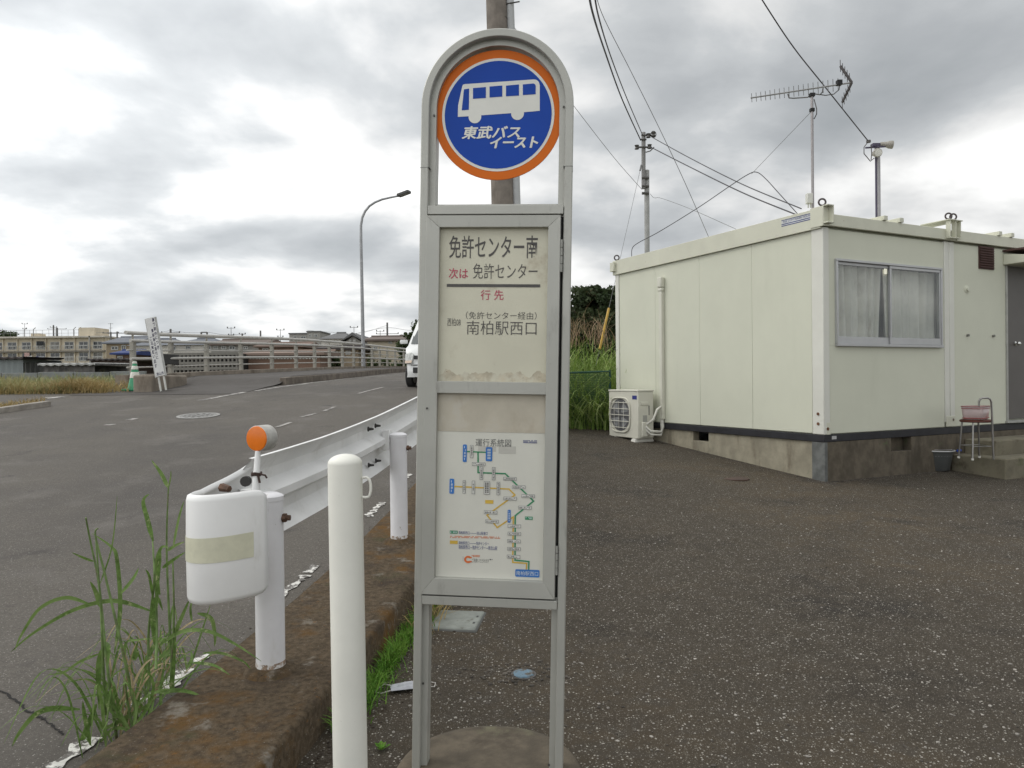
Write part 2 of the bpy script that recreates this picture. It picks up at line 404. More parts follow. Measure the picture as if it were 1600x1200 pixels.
# concrete base
mb = MB(); pr = [(.0, -.12), (.33, -.12), (.326, .02), (.315, .09), (.30, .112), (.27, .119), (.12, .12), (0.001, .12)]
mb.lathe(pr, 64); mb.build('base', mat('base_concrete', (.108, .088, .062), .95, var=.3, scale=9, bump=.6, bscale=50, stains=[((.066, .052, .036), 5, .5, .68), ((.15, .14, .085), 3, .58, .72)]), sign, smooth=50)
# arch frame: stepped channel swept along legs and semicircle
RO = 117.5 * Kx; vC = SG(777, 170)[1]
def arch_pts(r, n=40):
    return [(-r, -.02)] + [(-r, v) for v in (.55, vC * .75)] + [(-r * math.cos(t), vC + r * math.sin(t)) for t in np.linspace(0, math.pi, n)] + [(r, v) for v in (vC * .75, .55)] + [(r, -.02)]
def sweep(mb, prof):                          # prof: list of (radius, depth) closed
    rows = [arch_pts(r) for r, d in prof]; n = len(rows[0]); m = len(prof); vs = []; fs = []
    for i in range(n):
        for k in range(m): vs.append((rows[k][i][0], prof[k][1], rows[k][i][1]))
    for i in range(n - 1):
        for k in range(m): fs.append((i * m + k, i * m + (k + 1) % m, (i + 1) * m + (k + 1) % m, (i + 1) * m + k))
    fs.append(tuple(range(m))); fs.append(tuple((n - 1) * m + k for k in range(m)))
    mb.add(vs, fs, SM)
mb = MB(); e_ = .003
sweep(mb, [(RO, -.036 + e_), (RO - e_, -.036), (RO - .024, -.036), (RO - .026, -.034), (RO - .0265, -.012), (RO - .046, -.012), (RO - .047, .034), (RO - e_, .036), (RO, .033)])
mb.build('frame', alu, sign, smooth=30)
mb = MB()
def joint(v):
    for sgn in (-1, 1):
        a, b = sorted((sgn * (RO + .0006), sgn * (RO - .03)))
        mb.box(a, b, -.0366, .0366, v - .0006, v + .0006, SM)
joint(SG(777, 265)[1]); each(mb, 'joint', mat('joint_line', (.12, .12, .12), .7), sign)
# cross bars
iw = RO - .0268
mb = MB(); a = SG(775, 337.5)[1]; b = SG(775, 324)[1]; mb.box(-iw, iw - .001, -.037, .0, a, b, SM); mb.box(-iw + .02, iw - .02, .002, .03, SG(775, 325)[1], SG(775, 318)[1], SM)
mb.build('upper_crossbar', alu, sign, bevel=.0015)
mb = MB(); a = SG(765, 942)[1]; b = SG(765, 928.5)[1]; mb.box(-iw, iw - .001, -.037, .03, a, b, SM); mb.build('lower_crossbar', alu, sign, bevel=.0015)
# legs' inner webs below the cabinet (a set back second face)
# cabinet back and door
uL, uR = -107 * Kx, 100.5 * Kx; vT = SG(772, 339.5)[1]; vB = SG(766, 926)[1]
mb = MB(); mb.box(-iw + .004, iw - .004, -.008, .034, vB + .001, vT - .001, SM); mb.build('cabinet_back', black, sign)
wl_, wr_ = -86 * Kx, 82 * Kx
vW = [SG(772, 357.5)[1], SG(770, 595)[1], SG(770, 613.5)[1], SG(766, 900)[1]]
mb = MB()
def frame_ring(mb, o, i, y0, y1):
    (a, b, c, d), (p, q, r_, s_) = o, i
    O = [(a, c), (b, c), (b, d), (a, d)]; I = [(p, r_), (q, r_), (q, s_), (p, s_)]
    for k in range(4):
        k2 = (k + 1) % 4; g = .0003
        mb.add([(O[k][0], y0, O[k][1]), (O[k2][0], y0, O[k2][1]), (I[k2][0], y0 + .002, I[k2][1]), (I[k][0], y0 + .002, I[k][1]),
                (O[k][0], y1, O[k][1]), (O[k2][0], y1, O[k2][1]), (I[k2][0], y1, I[k2][1]), (I[k][0], y1, I[k][1])],
               [(0, 1, 2, 3), (4, 7, 6, 5), (0, 4, 5, 1), (2, 6, 7, 3), (1, 5, 6, 2), (0, 3, 7, 4)], SM)
frame_ring(mb, (uL, uR, vB, vT), (wl_, wr_, vW[3], vW[0]), -.040, -.014)
mb.box(wl_ - .001, wr_ + .001, -.0375, -.016, vW[2], vW[1], SM)
door = mb.build('cabinet_door', alu, sign, bevel=.0012)
mb = MB(); mb.box(uR + .0015, iw - .0005, -.0135, -.0125, vB, vT, SM); mb.build('door_gap', black, sign)
mb = MB()
for v0, v1 in ((SG(870, 428)[1], SG(870, 378)[1]), (SG(866, 890)[1], SG(866, 845)[1])):
    for k in range(4):
        h = (v1 - v0) / 4; mb.tube([SM @ Vector((uR + .005, -.040, v0 + h * k + .001)), SM @ Vector((uR + .005, -.040, v0 + h * (k + 1) - .001))], .0042, 8)
each(mb, 'hinge', alu_in, door, per=4)
scr = mat('screw', (.10, .095, .09), .5, .6)
mb = MB()
for px, py in ((679, 180), (880.5, 173), (670, 636), (661, 1068), (858, 1187)):
    u, v = SG(px, py); u = max(-RO + .006, min(RO - .006, u)); fy = -.038 if abs(u) > RO - .024 else (-.041 if py > 600 and py < 700 else -.014)
    mb.tube([SM @ Vector((u, fy, v)), SM @ Vector((u, fy - .003, v))], .0035, 8)
each(mb, 'screw', scr, sign)
# panels
pan = mat('yellowed_panel', (.62, .60, .48), .35, var=.05, scale=5, spec=.4, stains=[((.42, .36, .26), 7, .56, .80), ((.24, .19, .12), 60, .69, .76)])
pan2 = mat('map_paper', (.64, .635, .57), .35, var=.04, scale=5, spec=.4, stains=[((.48, .45, .38), 5, .6, .8)])
pan3 = mat('stained_cover', (.50, .46, .375), .45, var=.08, scale=8, stains=[((.39, .33, .245), 9, .54, .76, (1, 1, .5)), ((.52, .49, .42), 4, .52, .6)])
dirtb = mat('grime', (.33, .275, .19), .7, var=.3, scale=20, stains=[((.20, .155, .10), 45, .55, .64), ((.46, .42, .33), 17, .48, .60)])
ink = mat('black_ink', (.085, .080, .076), .6); red = mat('faded_red_ink', (.46, .085, .125), .6)
WP = -.0165
mb = MB(); mb.box(wl_ - .002, wr_ + .002, WP, -.0085, vW[1] - .002, vW[0] + .002, SM); p_up = mb.build('notice_panel', pan, sign)
mb = MB()                                      # grime line along the foot of the upper panel, ragged top
n = 90; vs = []; fs = []
for i in range(n + 1):
    u = wl_ + (wr_ - wl_) * i / n; h = .028 + .020 * mnoise.noise(Vector((u * 30, 1, 2))) + .010 * mnoise.noise(Vector((u * 110, 7, 2)))
    vs += [(u, WP - .0004, vW[1] + .001), (u, WP - .0004, vW[1] + max(.004, h))]
for i in range(n): fs.append((2 * i, 2 * i + 2, 2 * i + 3, 2 * i + 1))
mb.add(vs, fs, SM)
gm = mat('grime_film', (.50, .45, .345), .8, var=.15, scale=30, stains=[((.58, .555, .45), 18, .44, .60), ((.22, .165, .10), 75, .64, .70)])
mb.build('grime', gm, p_up, smooth=0)
mb = MB(); W1 = WP - .0012
letters(mb, '免許センター南', (702.5, 369.7, 841, 402.7), W1, bold=.006)
letters(mb, '免許センター', (740, 413, 840.5, 435), W1, bold=-.004)
letters(mb, '（免許センター経由）', (729, 487.5, 839, 497.5), W1, bold=-.006)
letters(mb, '南柏駅西口', (730, 501.7, 839, 521.5), W1, bold=-.006)
letters(mb, '西柏08', (699.8, 496, 720.8, 508), W1, bold=-.004)
u0, v0 = SG(699, 447.2); u1, v1 = SG(844.5, 444.9); flat(mb, [(u0, v0), (u1, v0), (u1, v1), (u0, v1)], W1)
mb.build('lettering', ink, p_up, smooth=0)
mb = MB(); letters(mb, '次は', (702, 418.5, 732.5, 434.5), W1, bold=.01); mb.build('red_lettering', red, p_up, smooth=0); mb = MB(); letters(mb, '行 先', (752, 453, 788, 468), W1, bold=.006)
mb.build('red_lettering', red, p_up, smooth=0)
mb = MB(); mb.box(wl_ - .002, wr_ + .002, WP, -.0085, vW[3] - .002, vW[2] + .002, SM); p_map = mb.build('route_map', pan2, sign)
mb = MB(); mb.box(wl_ - .001, wr_ + .001, WP - .0012, WP + .001, SG(768, 673)[1], vW[2] + .001, SM); mb.build('stained_cover', pan3, p_map)
def SZ(x, y): return SG(690 + x / 5, 670 + y / 5)
def rect(mb, x0, y0, x1, y1, wd, r=0):
    (a, b), (c, d) = SZ(x0, y1), SZ(x1, y0)
    if not r: flat(mb, [(a, b), (c, b), (c, d), (a, d)], wd); return
    r *= Kx / 5; P = []
    for cx, cy, t0 in ((c - r, d - r, 0), (a + r, d - r, 90), (a + r, b + r, 180), (c - r, b + r, 270)):
        for t in (0, 30, 60, 90): P.append((cx + r * math.cos(R(t0 + t)), cy + r * math.sin(R(t0 + t))))
    flat(mb, P, wd)
def pline(mb, pts, wpx, wd):
    for a, b in zip(pts[:-1], pts[1:]):
        a = Vector(SZ(*a)); b = Vector(SZ(*b)); d = (b - a).normalized(); n = Vector((-d.y, d.x)) * wpx * Kx / 10; a = a - d * wpx * Kx / 10 * .9; b = b + d * wpx * Kx / 10 * .9
        flat(mb, [tuple(a + n), tuple(a - n), tuple(b - n), tuple(b + n)], wd); wd -= .00003
gmap = mat('map_green', (.035, .24, .11), .6); ymap = mat('map_yellow', (.60, .40, .06), .6); bmap = mat('map_blue', (.035, .17, .50), .6)
wmap = mat('map_white', (.62, .62, .58), .6); navy = mat('map_navy_ink', (.05, .07, .22), .6); omap = mat('map_orange', (.62, .15, .04), .6); gmk = mat('map_grey', (.53, .52, .47), .6)
dash_m = mat('map_box_line', (.22, .22, .21), .6)
mb = MB(); pline(mb, [(103, 440), (530, 455), (577, 500), (360, 660), (440, 755), (565, 670), (560, 1022), (668, 1028), (666, 1078)], 11, WP - .0008); rect(mb, 345, 543, 410, 570, WP - .0008); rect(mb, 68, 863, 130, 888, WP - .0008); mb.build('yellow_line', ymap, p_map, smooth=0)
mb = MB(); pline(mb, [(203, 167), (350, 172)], 10, WP - .0012); pline(mb, [(290, 170), (290, 330), (502, 336), (722, 545), (580, 660), (578, 1005), (686, 1013), (684, 1078)], 11, WP - .0012); rect(mb, 655, 666, 715, 690, WP - .0012); rect(mb, 68, 785, 130, 808, WP - .0012); mb.build('green_line', gmap, p_map, smooth=0)
mb = MB()
for r_ in ((170, 112, 203, 248), (350, 132, 402, 240), (65, 380, 103, 497), (520, 615, 545, 715), (580, 1077, 768, 1132)): rect(mb, *r_, WP - .0018, 8)
each(mb, 'terminus_box', bmap, p_map, smooth=0)
VB = [(228, 118, 252, 215), (305, 285, 328, 383), (400, 288, 424, 385), (170, 393, 192, 492), (242, 395, 265, 495), (336, 398, 382, 497), (436, 402, 460, 500)]
HB = [(cx - 50, cy - 11, cx + 50, cy + 11) for cx, cy in ((295, 264), (538, 375), (607, 438), (680, 507), (655, 597), (540, 528), (388, 637), (398, 708), (573, 741), (573, 800), (570, 858), (570, 918), (567, 978))]
mb = MB(); mb2 = MB(); mb3 = MB()
for r_ in VB + HB:
    rect(mb, r_[0] - 1.5, r_[1] - 1.5, r_[2] + 1.5, r_[3] + 1.5, WP - .0018); rect(mb2, r_[0] + 1.5, r_[1] + 1.5, r_[2] - 1.5, r_[3] - 1.5, WP - .0024)
def marks(mb, x0, y0, x1, y1, wd, n):           # print too small to read: a row of tiny strokes
    vert = (y1 - y0) > (x1 - x0)
    for i in range(n):
        a, b = i / n, (i + .72) / n
        for q in range(2):
            s0, s1 = (.1, .42) if q == 0 else (.58, .9)
            if random.random() < .2: continue
            if vert: rect(mb, x0 + (x1 - x0) * s0, y0 + (y1 - y0) * a, x0 + (x1 - x0) * s1, y0 + (y1 - y0) * b, wd)
            else: rect(mb, x0 + (x1 - x0) * a, y0 + (y1 - y0) * s0, x0 + (x1 - x0) * b, y0 + (y1 - y0) * s1, wd)
for r_ in VB: marks(mb3, r_[0] + 6, r_[1] + 8, r_[2] - 6, r_[3] - 8, WP - .003, 6)
for r_ in HB: marks(mb3, r_[0] + 8, r_[1] + 5, r_[2] - 8, r_[3] - 5, WP - .003, 7)
each(mb, 'stop_box_outline', dash_m, p_map, smooth=0); each(mb2, 'stop_box', wmap, p_map, smooth=0); mb3.build('stop_lettering', ink, p_map, smooth=0)
mb = MB(); LZ = lambda x, y: SZ(x, y)
letters(mb, '運行系統図', (270, 70, 548, 125), WP - .0012, bold=.0, tf=LZ)
letters(mb, 'ご利用いただけます', (242, 1000, 375, 1030), WP - .0012, tf=LZ); rect(mb, 380, 1000, 393, 1008, WP - .0012); rect(mb, 397, 1002, 405, 1006, WP - .0012)
mb.build('map_title', mat('grey_ink', (.14, .14, .135), .6), p_map, smooth=0)
mb = MB()
letters(mb, '南柏駅西口―――流山駅東口', (138, 790, 365, 812), WP - .0012, tf=LZ); letters(mb, '南柏駅西口―――免許センター', (138, 869, 375, 892), WP - .0012, tf=LZ)
letters(mb, '南柏駅西口―免許センター―南流山駅', (138, 900, 440, 927), WP - .0012, tf=LZ); marks(mb, 642, 74, 750, 94, WP - .0012, 14); rect(mb, 642, 95, 750, 97, WP - .0012)
mb.build('legend', navy, p_map, smooth=0)
mb = MB(); marks(mb, 70, 824, 465, 842, WP - .0012, 44); marks(mb, 240, 970, 305, 988, WP - .0012, 6)
C_ = []
for t in np.linspace(50, 310, 20): C_.append((212 + 23 * math.cos(R(t)), 1007 - 21 * math.sin(R(t))))
pline(mb, C_, 14, WP - .0012); pline(mb, [(212, 990), (236, 992)], 10, WP - .0013); pline(mb, [(212, 1024), (236, 1024)], 10, WP - .0013)
mb.build('note_lettering', omap, p_map, smooth=0)
mb = MB(); rect(mb, 450, 125, 585, 180, WP - .0006); rect(mb, 290, 125, 430, 165, WP - .00055); rect(mb, 165, 985, 180, 1020, WP - .0006); mb.build('faded_patch', gmk, p_map, smooth=0)
mb = MB(); letters(mb, '南柏駅西口', (588, 1090, 758, 1120), WP - .0024, tf=LZ); marks(mb, 180, 125, 194, 240, WP - .0024, 5); marks(mb, 362, 145, 390, 230, WP - .0024, 4); marks(mb, 76, 392, 92, 490, WP - .0024, 4); marks(mb, 527, 622, 539, 708, WP - .0024, 5)
for r_ in ((72, 789, 126, 804), (660, 670, 710, 686)): marks(mb, *r_, WP - .0024, 5)
mb.build('terminus_lettering', mat('pale_ink', (.6, .66, .7), .6), p_map, smooth=0)
mb = MB(); rect(mb, 290, 1153, 500, 1163, WP - .0005); mb.build('rust_streak', mat('rust_streak', (.2, .11, .07), .9, var=.3, scale=60, stains=[((.58, .57, .52), 70, .5, .56)]), p_map, smooth=0)
# the disc
dc = SG(778, 179)
def ring(mb, r, wd, n=72): flat(mb, [(dc[0] + r * Kx * math.cos(2 * math.pi * k / n), dc[1] + r * Kx * math.sin(2 * math.pi * k / n)) for k in range(n)], wd)
n = 72; mb = MB(); vs = []
for wd in (.004, .010):
    for k in range(n):
        u = dc[0] + 101 * Kx * math.cos(2 * math.pi * k / n); u = max(-RO + .036, min(RO - .036, u)); vs.append((u, wd, dc[1] + 101 * Kx * math.sin(2 * math.pi * k / n)))
mb.add(vs, [tuple(range(n)), tuple(range(2 * n - 1, n - 1, -1))] + [(k, k + n, (k + 1) % n + n, (k + 1) % n) for k in range(n)], SM)
disc = mb.build('round_sign', mat('sign_orange', (.66, .145, .010), .45, var=.05, scale=4, spec=.2), sign)
mb = MB(); ring(mb, 88, .0032); mb.build('white_ring', mat('sign_white', (.74, .74, .69), .4, var=.04), disc, smooth=0)
mb = MB(); ring(mb, 83.8, .0024); mb.build('blue_field', mat('sign_blue', (.008, .060, .37), .45, var=.05, scale=4, spec=.2), disc, smooth=0)
def D1(x, y): return SG(650 + x / 4, 40 + y / 4)
mb = MB()
body = [(260, 562), (262, 490), (288, 372), (294, 362), (304, 359), (735, 345), (750, 347), (762, 355), (770, 368), (773, 385), (773, 540)]
body += [(672, 546), (330, 560)]
flat(mb, [D1(*p) for p in body], .0016)
for cx, cy in ((368, 565), (635, 553)): flat(mb, [D1(cx + 40 * math.cos(t), cy + 40 * math.sin(t)) for t in np.linspace(0, 2 * math.pi, 30)[:-1]], .0015 - (.0001 if cx > 400 else 0))
pic = mb.build('bus_pictogram', mat('sign_white', (.74, .74, .69), .4), disc, smooth=0)
mb = MB()
for P in ([(299, 392), (332, 388), (330, 520), (285, 522)], [(356, 386), (437, 382), (437, 450), (356, 453)], [(460, 380), (540, 376), (540, 445), (460, 448)], [(563, 378), (644, 373), (644, 442), (563, 444)], [(668, 374), (732, 370), (744, 375), (748, 386), (748, 437), (668, 440)]):
    flat(mb, [D1(*p) for p in P], .0008)
mb.build('pictogram_window', mat('sign_blue', (.012, .062, .42), .4), pic, smooth=0)
mb = MB()
for q_, (ox, oy) in enumerate(((-2.5, 0), (2.5, 0), (0, -1.5), (0, 1.5), (0, 0))):
    letters(mb, '東武バス', (286 + ox, 629 + oy, 652 + ox, 701 + oy), .0013 - .0001 * q_, shear=.22, bold=.006, tf=D1); letters(mb, 'イースト', (466 + ox * 1.3, 699 + oy, 762 + ox * 1.3, 763 + oy), .0013 - .0001 * q_, shear=.22, bold=.008, tf=D1)
mb.build('disc_lettering', mat('sign_white', (.74, .74, .69), .4), disc, smooth=0)

# ================================================================== guard rail
wpaint = mat('white_paint', (.78, .78, .77), .45, var=.04, scale=3, stains=[((.62, .61, .57), 7, .56, .80, (1, 1, .35)), ((.36, .34, .31), 55, .70, .74)])
wpost = mat('post_paint', (.74, .735, .75), .5, var=.05, scale=4, stains=[((.58, .56, .52), 6, .54, .8, (1, 1, .3)), ((.40, .36, .31), 26, .66, .74, (1, 1, .7)), ((.26, .15, .08), 60, .70, .74)])
rail_m = mat('rail_paint', (.76, .76, .75), .42, var=.06, scale=4, stains=[((.60, .59, .56), 5, .56, .78), ((.34, .31, .27), 75, .67, .72)])
bolt_m = mat('rusty_bolt', (.10, .055, .035), .8, var=.4, scale=60)
dbolt = mat('dark_bolt', (.05, .048, .046), .6, .4)
GY0 = 3.17
guard = thing('guard_rail', 'white steel guard rail with rounded end on the brown stained kerb', 'guard rail', (xc(GY0), GY0, zk(GY0)))
GI = Matrix.Translation((-xc(GY0), -GY0, -zk(GY0)))
def zc_rail(y): return zk(y) + .715
# W-profile: (out towards road, z)
WP_ = [(-.035, -.192), (-.020, -.192), (-.085, -.112), (-.085, -.062), (-.012, -.018), (-.012, .018), (-.085, .062), (-.085, .112), (-.020, .192), (-.032, .194)]
ry_ = ry(3.2, 15.0, .2)
mb = MB(GI); vs = []; fs = []; th = .004; P_ = WP_; m_ = len(P_)
for y in ry_:
    x = xc(y) - .075
    for o in (0, th):
        for dx, dz in P_: vs.append((x + dx - o, y, zc_rail(y) + dz))
for j in range(len(ry_) - 1):
    for s_ in (0, 1):
        for k in range(m_ - 1):
            a = j * 2 * m_ + s_ * m_ + k; b = a + 2 * m_; fs.append((a, b, b + 1, a + 1) if s_ == 0 else (a, a + 1, b + 1, b))
    for k in (0, m_ - 1): a = j * 2 * m_ + k; fs.append((a, a + m_, a + 3 * m_, a + 2 * m_))
mb.add(vs, fs); rl_ = mb.build('rail', rail_m, guard, smooth=25)
mb = MB(GI); vs = []; fs = []; yg = ry(3.4, 9, .04)      # ragged dark strip along the lower groove
for y in yg:
    x = xc(y) - .075; a = .010 + .010 * mnoise.noise(Vector((y * 3, 1, 1))) + .006 * mnoise.noise(Vector((y * 13, 4, 1)))
    vs += [(x - .026, y, zc_rail(y) - .026), (x - .0265 - max(.004, a * 2), y, zc_rail(y) - .028 - max(.003, a))]
fs = [(2 * i, 2 * i + 1, 2 * i + 3, 2 * i + 2) for i in range(len(yg) - 1)]
mb.add(vs, fs); mb.build('groove_strip', mat('groove_strip', (.16, .145, .12), .9, var=.4, scale=30), rl_, smooth=0)
# splice plate lines come from the bolts and material; rounded end terminal
tp = [(-.125, 3.34), (-.135, 3.22), (-.162, 3.08), (-.19, 2.99), (-.203, 2.91), (-.200, 2.84), (-.182, 2.78), (-.145, 2.738), (-.095, 2.722), (-.035, 2.738), (.03, 2.79), (.08, 2.838), (.10, 2.86)]
X0 = xc(2.95) + .010
Tp = [Vector((X0 + a, b)) for a, b in tp]
def resample(P, n):
    L = [0]
    for a, b in zip(P[:-1], P[1:]): L.append(L[-1] + (b - a).length)
    out_ = []
    for i in range(n + 1):
        t = L[-1] * i / n; k = min(len(P) - 2, max(j for j in range(len(L)) if L[j] <= t + 1e-9)); f = (t - L[k]) / (L[k + 1] - L[k])
        out_.append(P[k].lerp(P[k + 1], f))
    return out_
Tp = resample(Tp, 48)
for _ in range(6): Tp = [Tp[0]] + [(Tp[i - 1] + Tp[i] * 2 + Tp[i + 1]) / 4 for i in range(1, len(Tp) - 1)] + [Tp[-1]]
ZB, ZT = .562, .968
prof = [(-.030, ZB + .022), (-.027, ZB + .008), (-.015, ZB), (-.004, ZB + .006), (0, ZB + .022), (0.002, ZB + .2), (0, ZT - .022), (-.004, ZT - .006), (-.015, ZT), (-.027, ZT - .008), (-.030, ZT - .022)]
mb = MB(GI); vs = []; fs = []; m_ = len(prof); zo = zk(2.9) - .15
for i, p in enumerate(Tp):
    d = (Tp[min(i + 1, 48)] - Tp[max(i - 1, 0)]).normalized(); nn = Vector((d.y, -d.x)) * 1.0   # outward
    if nn.dot(p - Vector((X0 - .02, 2.98))) < 0: nn = -nn
    sh = 1.0
    e2 = min(1, (48 - i) / 3.0)                                  # round the free end's corners
    for o, z in prof:
        zz = (z - (ZB + ZT) / 2) * (.9 + .1 * math.sqrt(max(0, 1 - (1 - e2) ** 2))) + (ZB + ZT) / 2 + .02 * (i / 48)
        q = p + nn * o; ef = max(0, (22 - i) / 22) ** 1.1; vs.append((q.x, q.y, zz + ef * .085))
for i in range(48):
    for k in range(m_ - 1): a = i * m_ + k; fs.append((a, a + m_, a + m_ + 1, a + 1))
mb.add(vs, fs); term = mb.build('end_terminal', wpaint, guard, smooth=50)
so = term.modifiers.new('solid', 'SOLIDIFY'); so.thickness = .004; so.offset = 0
mb = MB(GI); vs = []; fs = []
rng_ = range(22, 46)
for i in rng_:
    p = Tp[i]; d = (Tp[i + 1] - Tp[i - 1]).normalized(); nn = Vector((d.y, -d.x))
    if nn.dot(p - Vector((X0 - .02, 2.98))) < 0: nn = -nn
    q = p + nn * .0055; zz = .02 * (i / 48)
    vs += [(q.x, q.y, .722 + zz - .004 * (i - 22) / 24), (q.x, q.y, .810 + zz + .004 * (i - 22) / 24)]
for i in range(len(rng_) - 1): fs.append((2 * i, 2 * i + 2, 2 * i + 3, 2 * i + 1))
mb.add(vs, fs); mb.build('reflective_tape', mat('cream_tape', (.62, .61, .47), .35, var=.05, scale=30), term, smooth=60)
# posts
def post_profile(r, h, cap=.006): return [(0.001, h + .016), (r * .6, h + .014), (r * .92, h + .006), (r + .002, h), (r + .002, h - .018), (r, h - .019), (r, -.3), (.001, -.3)][::-1]
py_list = [GY0 + 2.04 * k for k in range(6)]
for i, y in enumerate(py_list):
    M = GI @ Matrix.Translation((xc(y) - .012, y, zk(y) - .004))
    mb = MB(M); mb.lathe(post_profile(.0605, .755), 32); po = mb.build('post', wpost, guard, smooth=40)
    # bracket and through bolt
    mb = MB(M); mb.box(-.105, -.055, -.05, .05, .65, .79); mb.build('bracket', rail_m, po, bevel=.004)
    mb = MB(M)
    z0 = .66
    mb.tube([(.058, .0, z0), (.075, 0, z0)], .02, 6); mb.tube([(.075, 0, z0), (.092, 0, z0)], .012, 8); mb.build('bolt', bolt_m, po)
    mb = MB(M); mb.lathe([(.001, .030), (.072, .028), (.098, .018), (.135, -.02), (.001, -.02)][::-1], 24); mb.build('footing', kerb_m, po, smooth=50)
    mb = MB(M); mb.lathe([(.0608, .01), (.0612, .034), (.0612, .042), (.0609, .05)], 32); mb.build('rust_ring', mat('rust_ring', (.30, .22, .16), .9, var=.4, scale=40, stains=[((.70, .69, .68), 34, .48, .56)]), po)
# bolts of the splice beside the second post and at the end terminal
for y0, dys in ((5.05, (-.14, .02)), (9.13, (-.14, .02))):
    for dy in dys:
        for dz in (-.1, .14):
            if y0 < 4 and dz < 0: continue
            y = y0 + dy; M = GI @ Matrix.Translation((xc(y) - .075 - (.055 if abs(dz) > .05 else 0), y, zc_rail(y) + dz - .02))
            mb = MB(M); mb.tube([(-.004, 0, 0), (.004, 0, 0), (.008, 0, 0), (.036, 0, 0)], [.016, .016, .010, .006], 8); mb.build('bolt', dbolt, guard)
# delineator: orange reflector on a white stick
mb = MB(GI); b = at(399, 770, 2.98); t_ = at(403.5, 700, 3.0)
mb.tube([b, b.lerp(t_, .45), b.lerp(t_, .5), t_], [.019, .015, .013, .011], 12); stick = mb.build('delineator_stick', wpaint, guard)
c = at(409, 684.5, 3.02); ax = Vector((-.36, -.93, .0)).normalized()
mb = MB(GI); r = .053
mb.tube([c + ax * .030, c + ax * .028, c - ax * .034, c - ax * .04], [r - .002, r, r, r - .006], 36); hs = mb.build('delineator_housing', mat('grey_plastic', (.44, .43, .40), .6, var=.15, scale=30), stick, smooth=40)
mb = MB(GI); mb.tube([c + ax * .0295, c + ax * .034, c + ax * .0355], [r - .002, r - .004, r - .012], 36)
om = mat('orange_reflector', (.72, .17, .01), .22, var=.1, scale=9); mb.build('reflector', om, stick, smooth=40)
mb = MB(GI); cc = b.lerp(t_, .40)
for a0 in range(3): mb.tube([cc + Vector((.019 * math.cos(k), .019 * math.sin(k), .004 * a0 + .002 * math.sin(3 * k))) for k in np.linspace(0, 6.3, 16)], .0035, 5)
mb.tube([cc + Vector((.015, -.01, .005)), cc + Vector((.04, -.015, 0)), cc + Vector((.045, -.01, -.012))], .004, 5); mb.tube([cc + Vector((.012, -.015, 0)), cc + Vector((.02, -.02, -.03))], .005, 5)
mb.build('wire_tie', mat('rusty_wire', (.05, .028, .022), .8), stick)
mb = MB(GI); p = at(384, 752, 2.98); mb.tube([p + Vector((0, .012, 0)), p + Vector((0, -.008, 0))], .021, 12); mb.build('bolt', dbolt, guard)
mb = MB(GI); p = at(352, 762, 2.95); mb.tube([p + Vector((-.02, .012, 0)), p + Vector((.02, -.008, -.005))], [.018, .013], 6); mb.build('bolt', bolt_m, guard)

# ================================================================== white bollard
BP = at(543, 760, 2.3); bz = BP.z
bol = thing('bollard', 'tall cream white round bollard with a domed top and a small hook loop', 'bollard', (BP.x, BP.y, 0))
top = at(543, 709, 2.3).z; r = .0528
mb = MB(); mb.lathe([(.001, -.2), (r, -.2), (r, top - .030)] + [(r * math.cos(a) if a < 1.5 else .001, top - .030 + .030 * math.sin(a)) for a in np.linspace(.08, math.pi / 2, 9)], 48)
BM = Matrix.Rotation(R(-.35), 4, 'Y'); cream = mat('cream_paint', (.76, .755, .69), .5, var=.05, scale=3, stains=[((.60, .585, .51), 5, .52, .8, (1, 1, .3)), ((.50, .47, .40), 15, .64, .8, (1, 1, .4)), ((.30, .26, .20), 42, .70, .74), ((.42, .38, .31), 90, .68, .74)])
o = mb.build('body', cream, bol, smooth=40); o.matrix_local = BM
mb = MB(); mb.box(-r - .0004, -r + .02, -.018, .018, 0, .001)
u = at(522, 766, 2.3).z
mb = MB(); vs = []; fs = []
for i in range(7):
    a = R(205 + 8 * i); wv = .006 if i < 6 else .003
    vs += [(0.0533 * math.cos(a), 0.0533 * math.sin(a), u - wv), (0.0533 * math.cos(a), 0.0533 * math.sin(a), u + wv)]
for i in range(6): fs.append((2 * i, 2 * i + 2, 2 * i + 3, 2 * i + 1))
mb.add(vs, fs); mb.build('grey_patch', mat('grey_tape', (.23, .24, .26), .6), bol, smooth=60)
hz = [at(560, yy_, 2.3).z for yy_ in (746, 776)]
mb = MB(); hp = [(r - .004, -.01, hz[0]), (r + .008, -.012, hz[0] + .002)] + [(r + .012 + .010 * math.sin(t), -.012, (hz[0] + hz[1]) / 2 + (hz[0] - hz[1]) / 2 * math.cos(t)) for t in np.linspace(.2, 2.9, 9)] + [(r + .004, -.011, hz[1] - .001), (r - .004, -.01, hz[1])]
mb.tube(hp, .0042, 8); mb.build('hook', cream, bol, smooth=60)

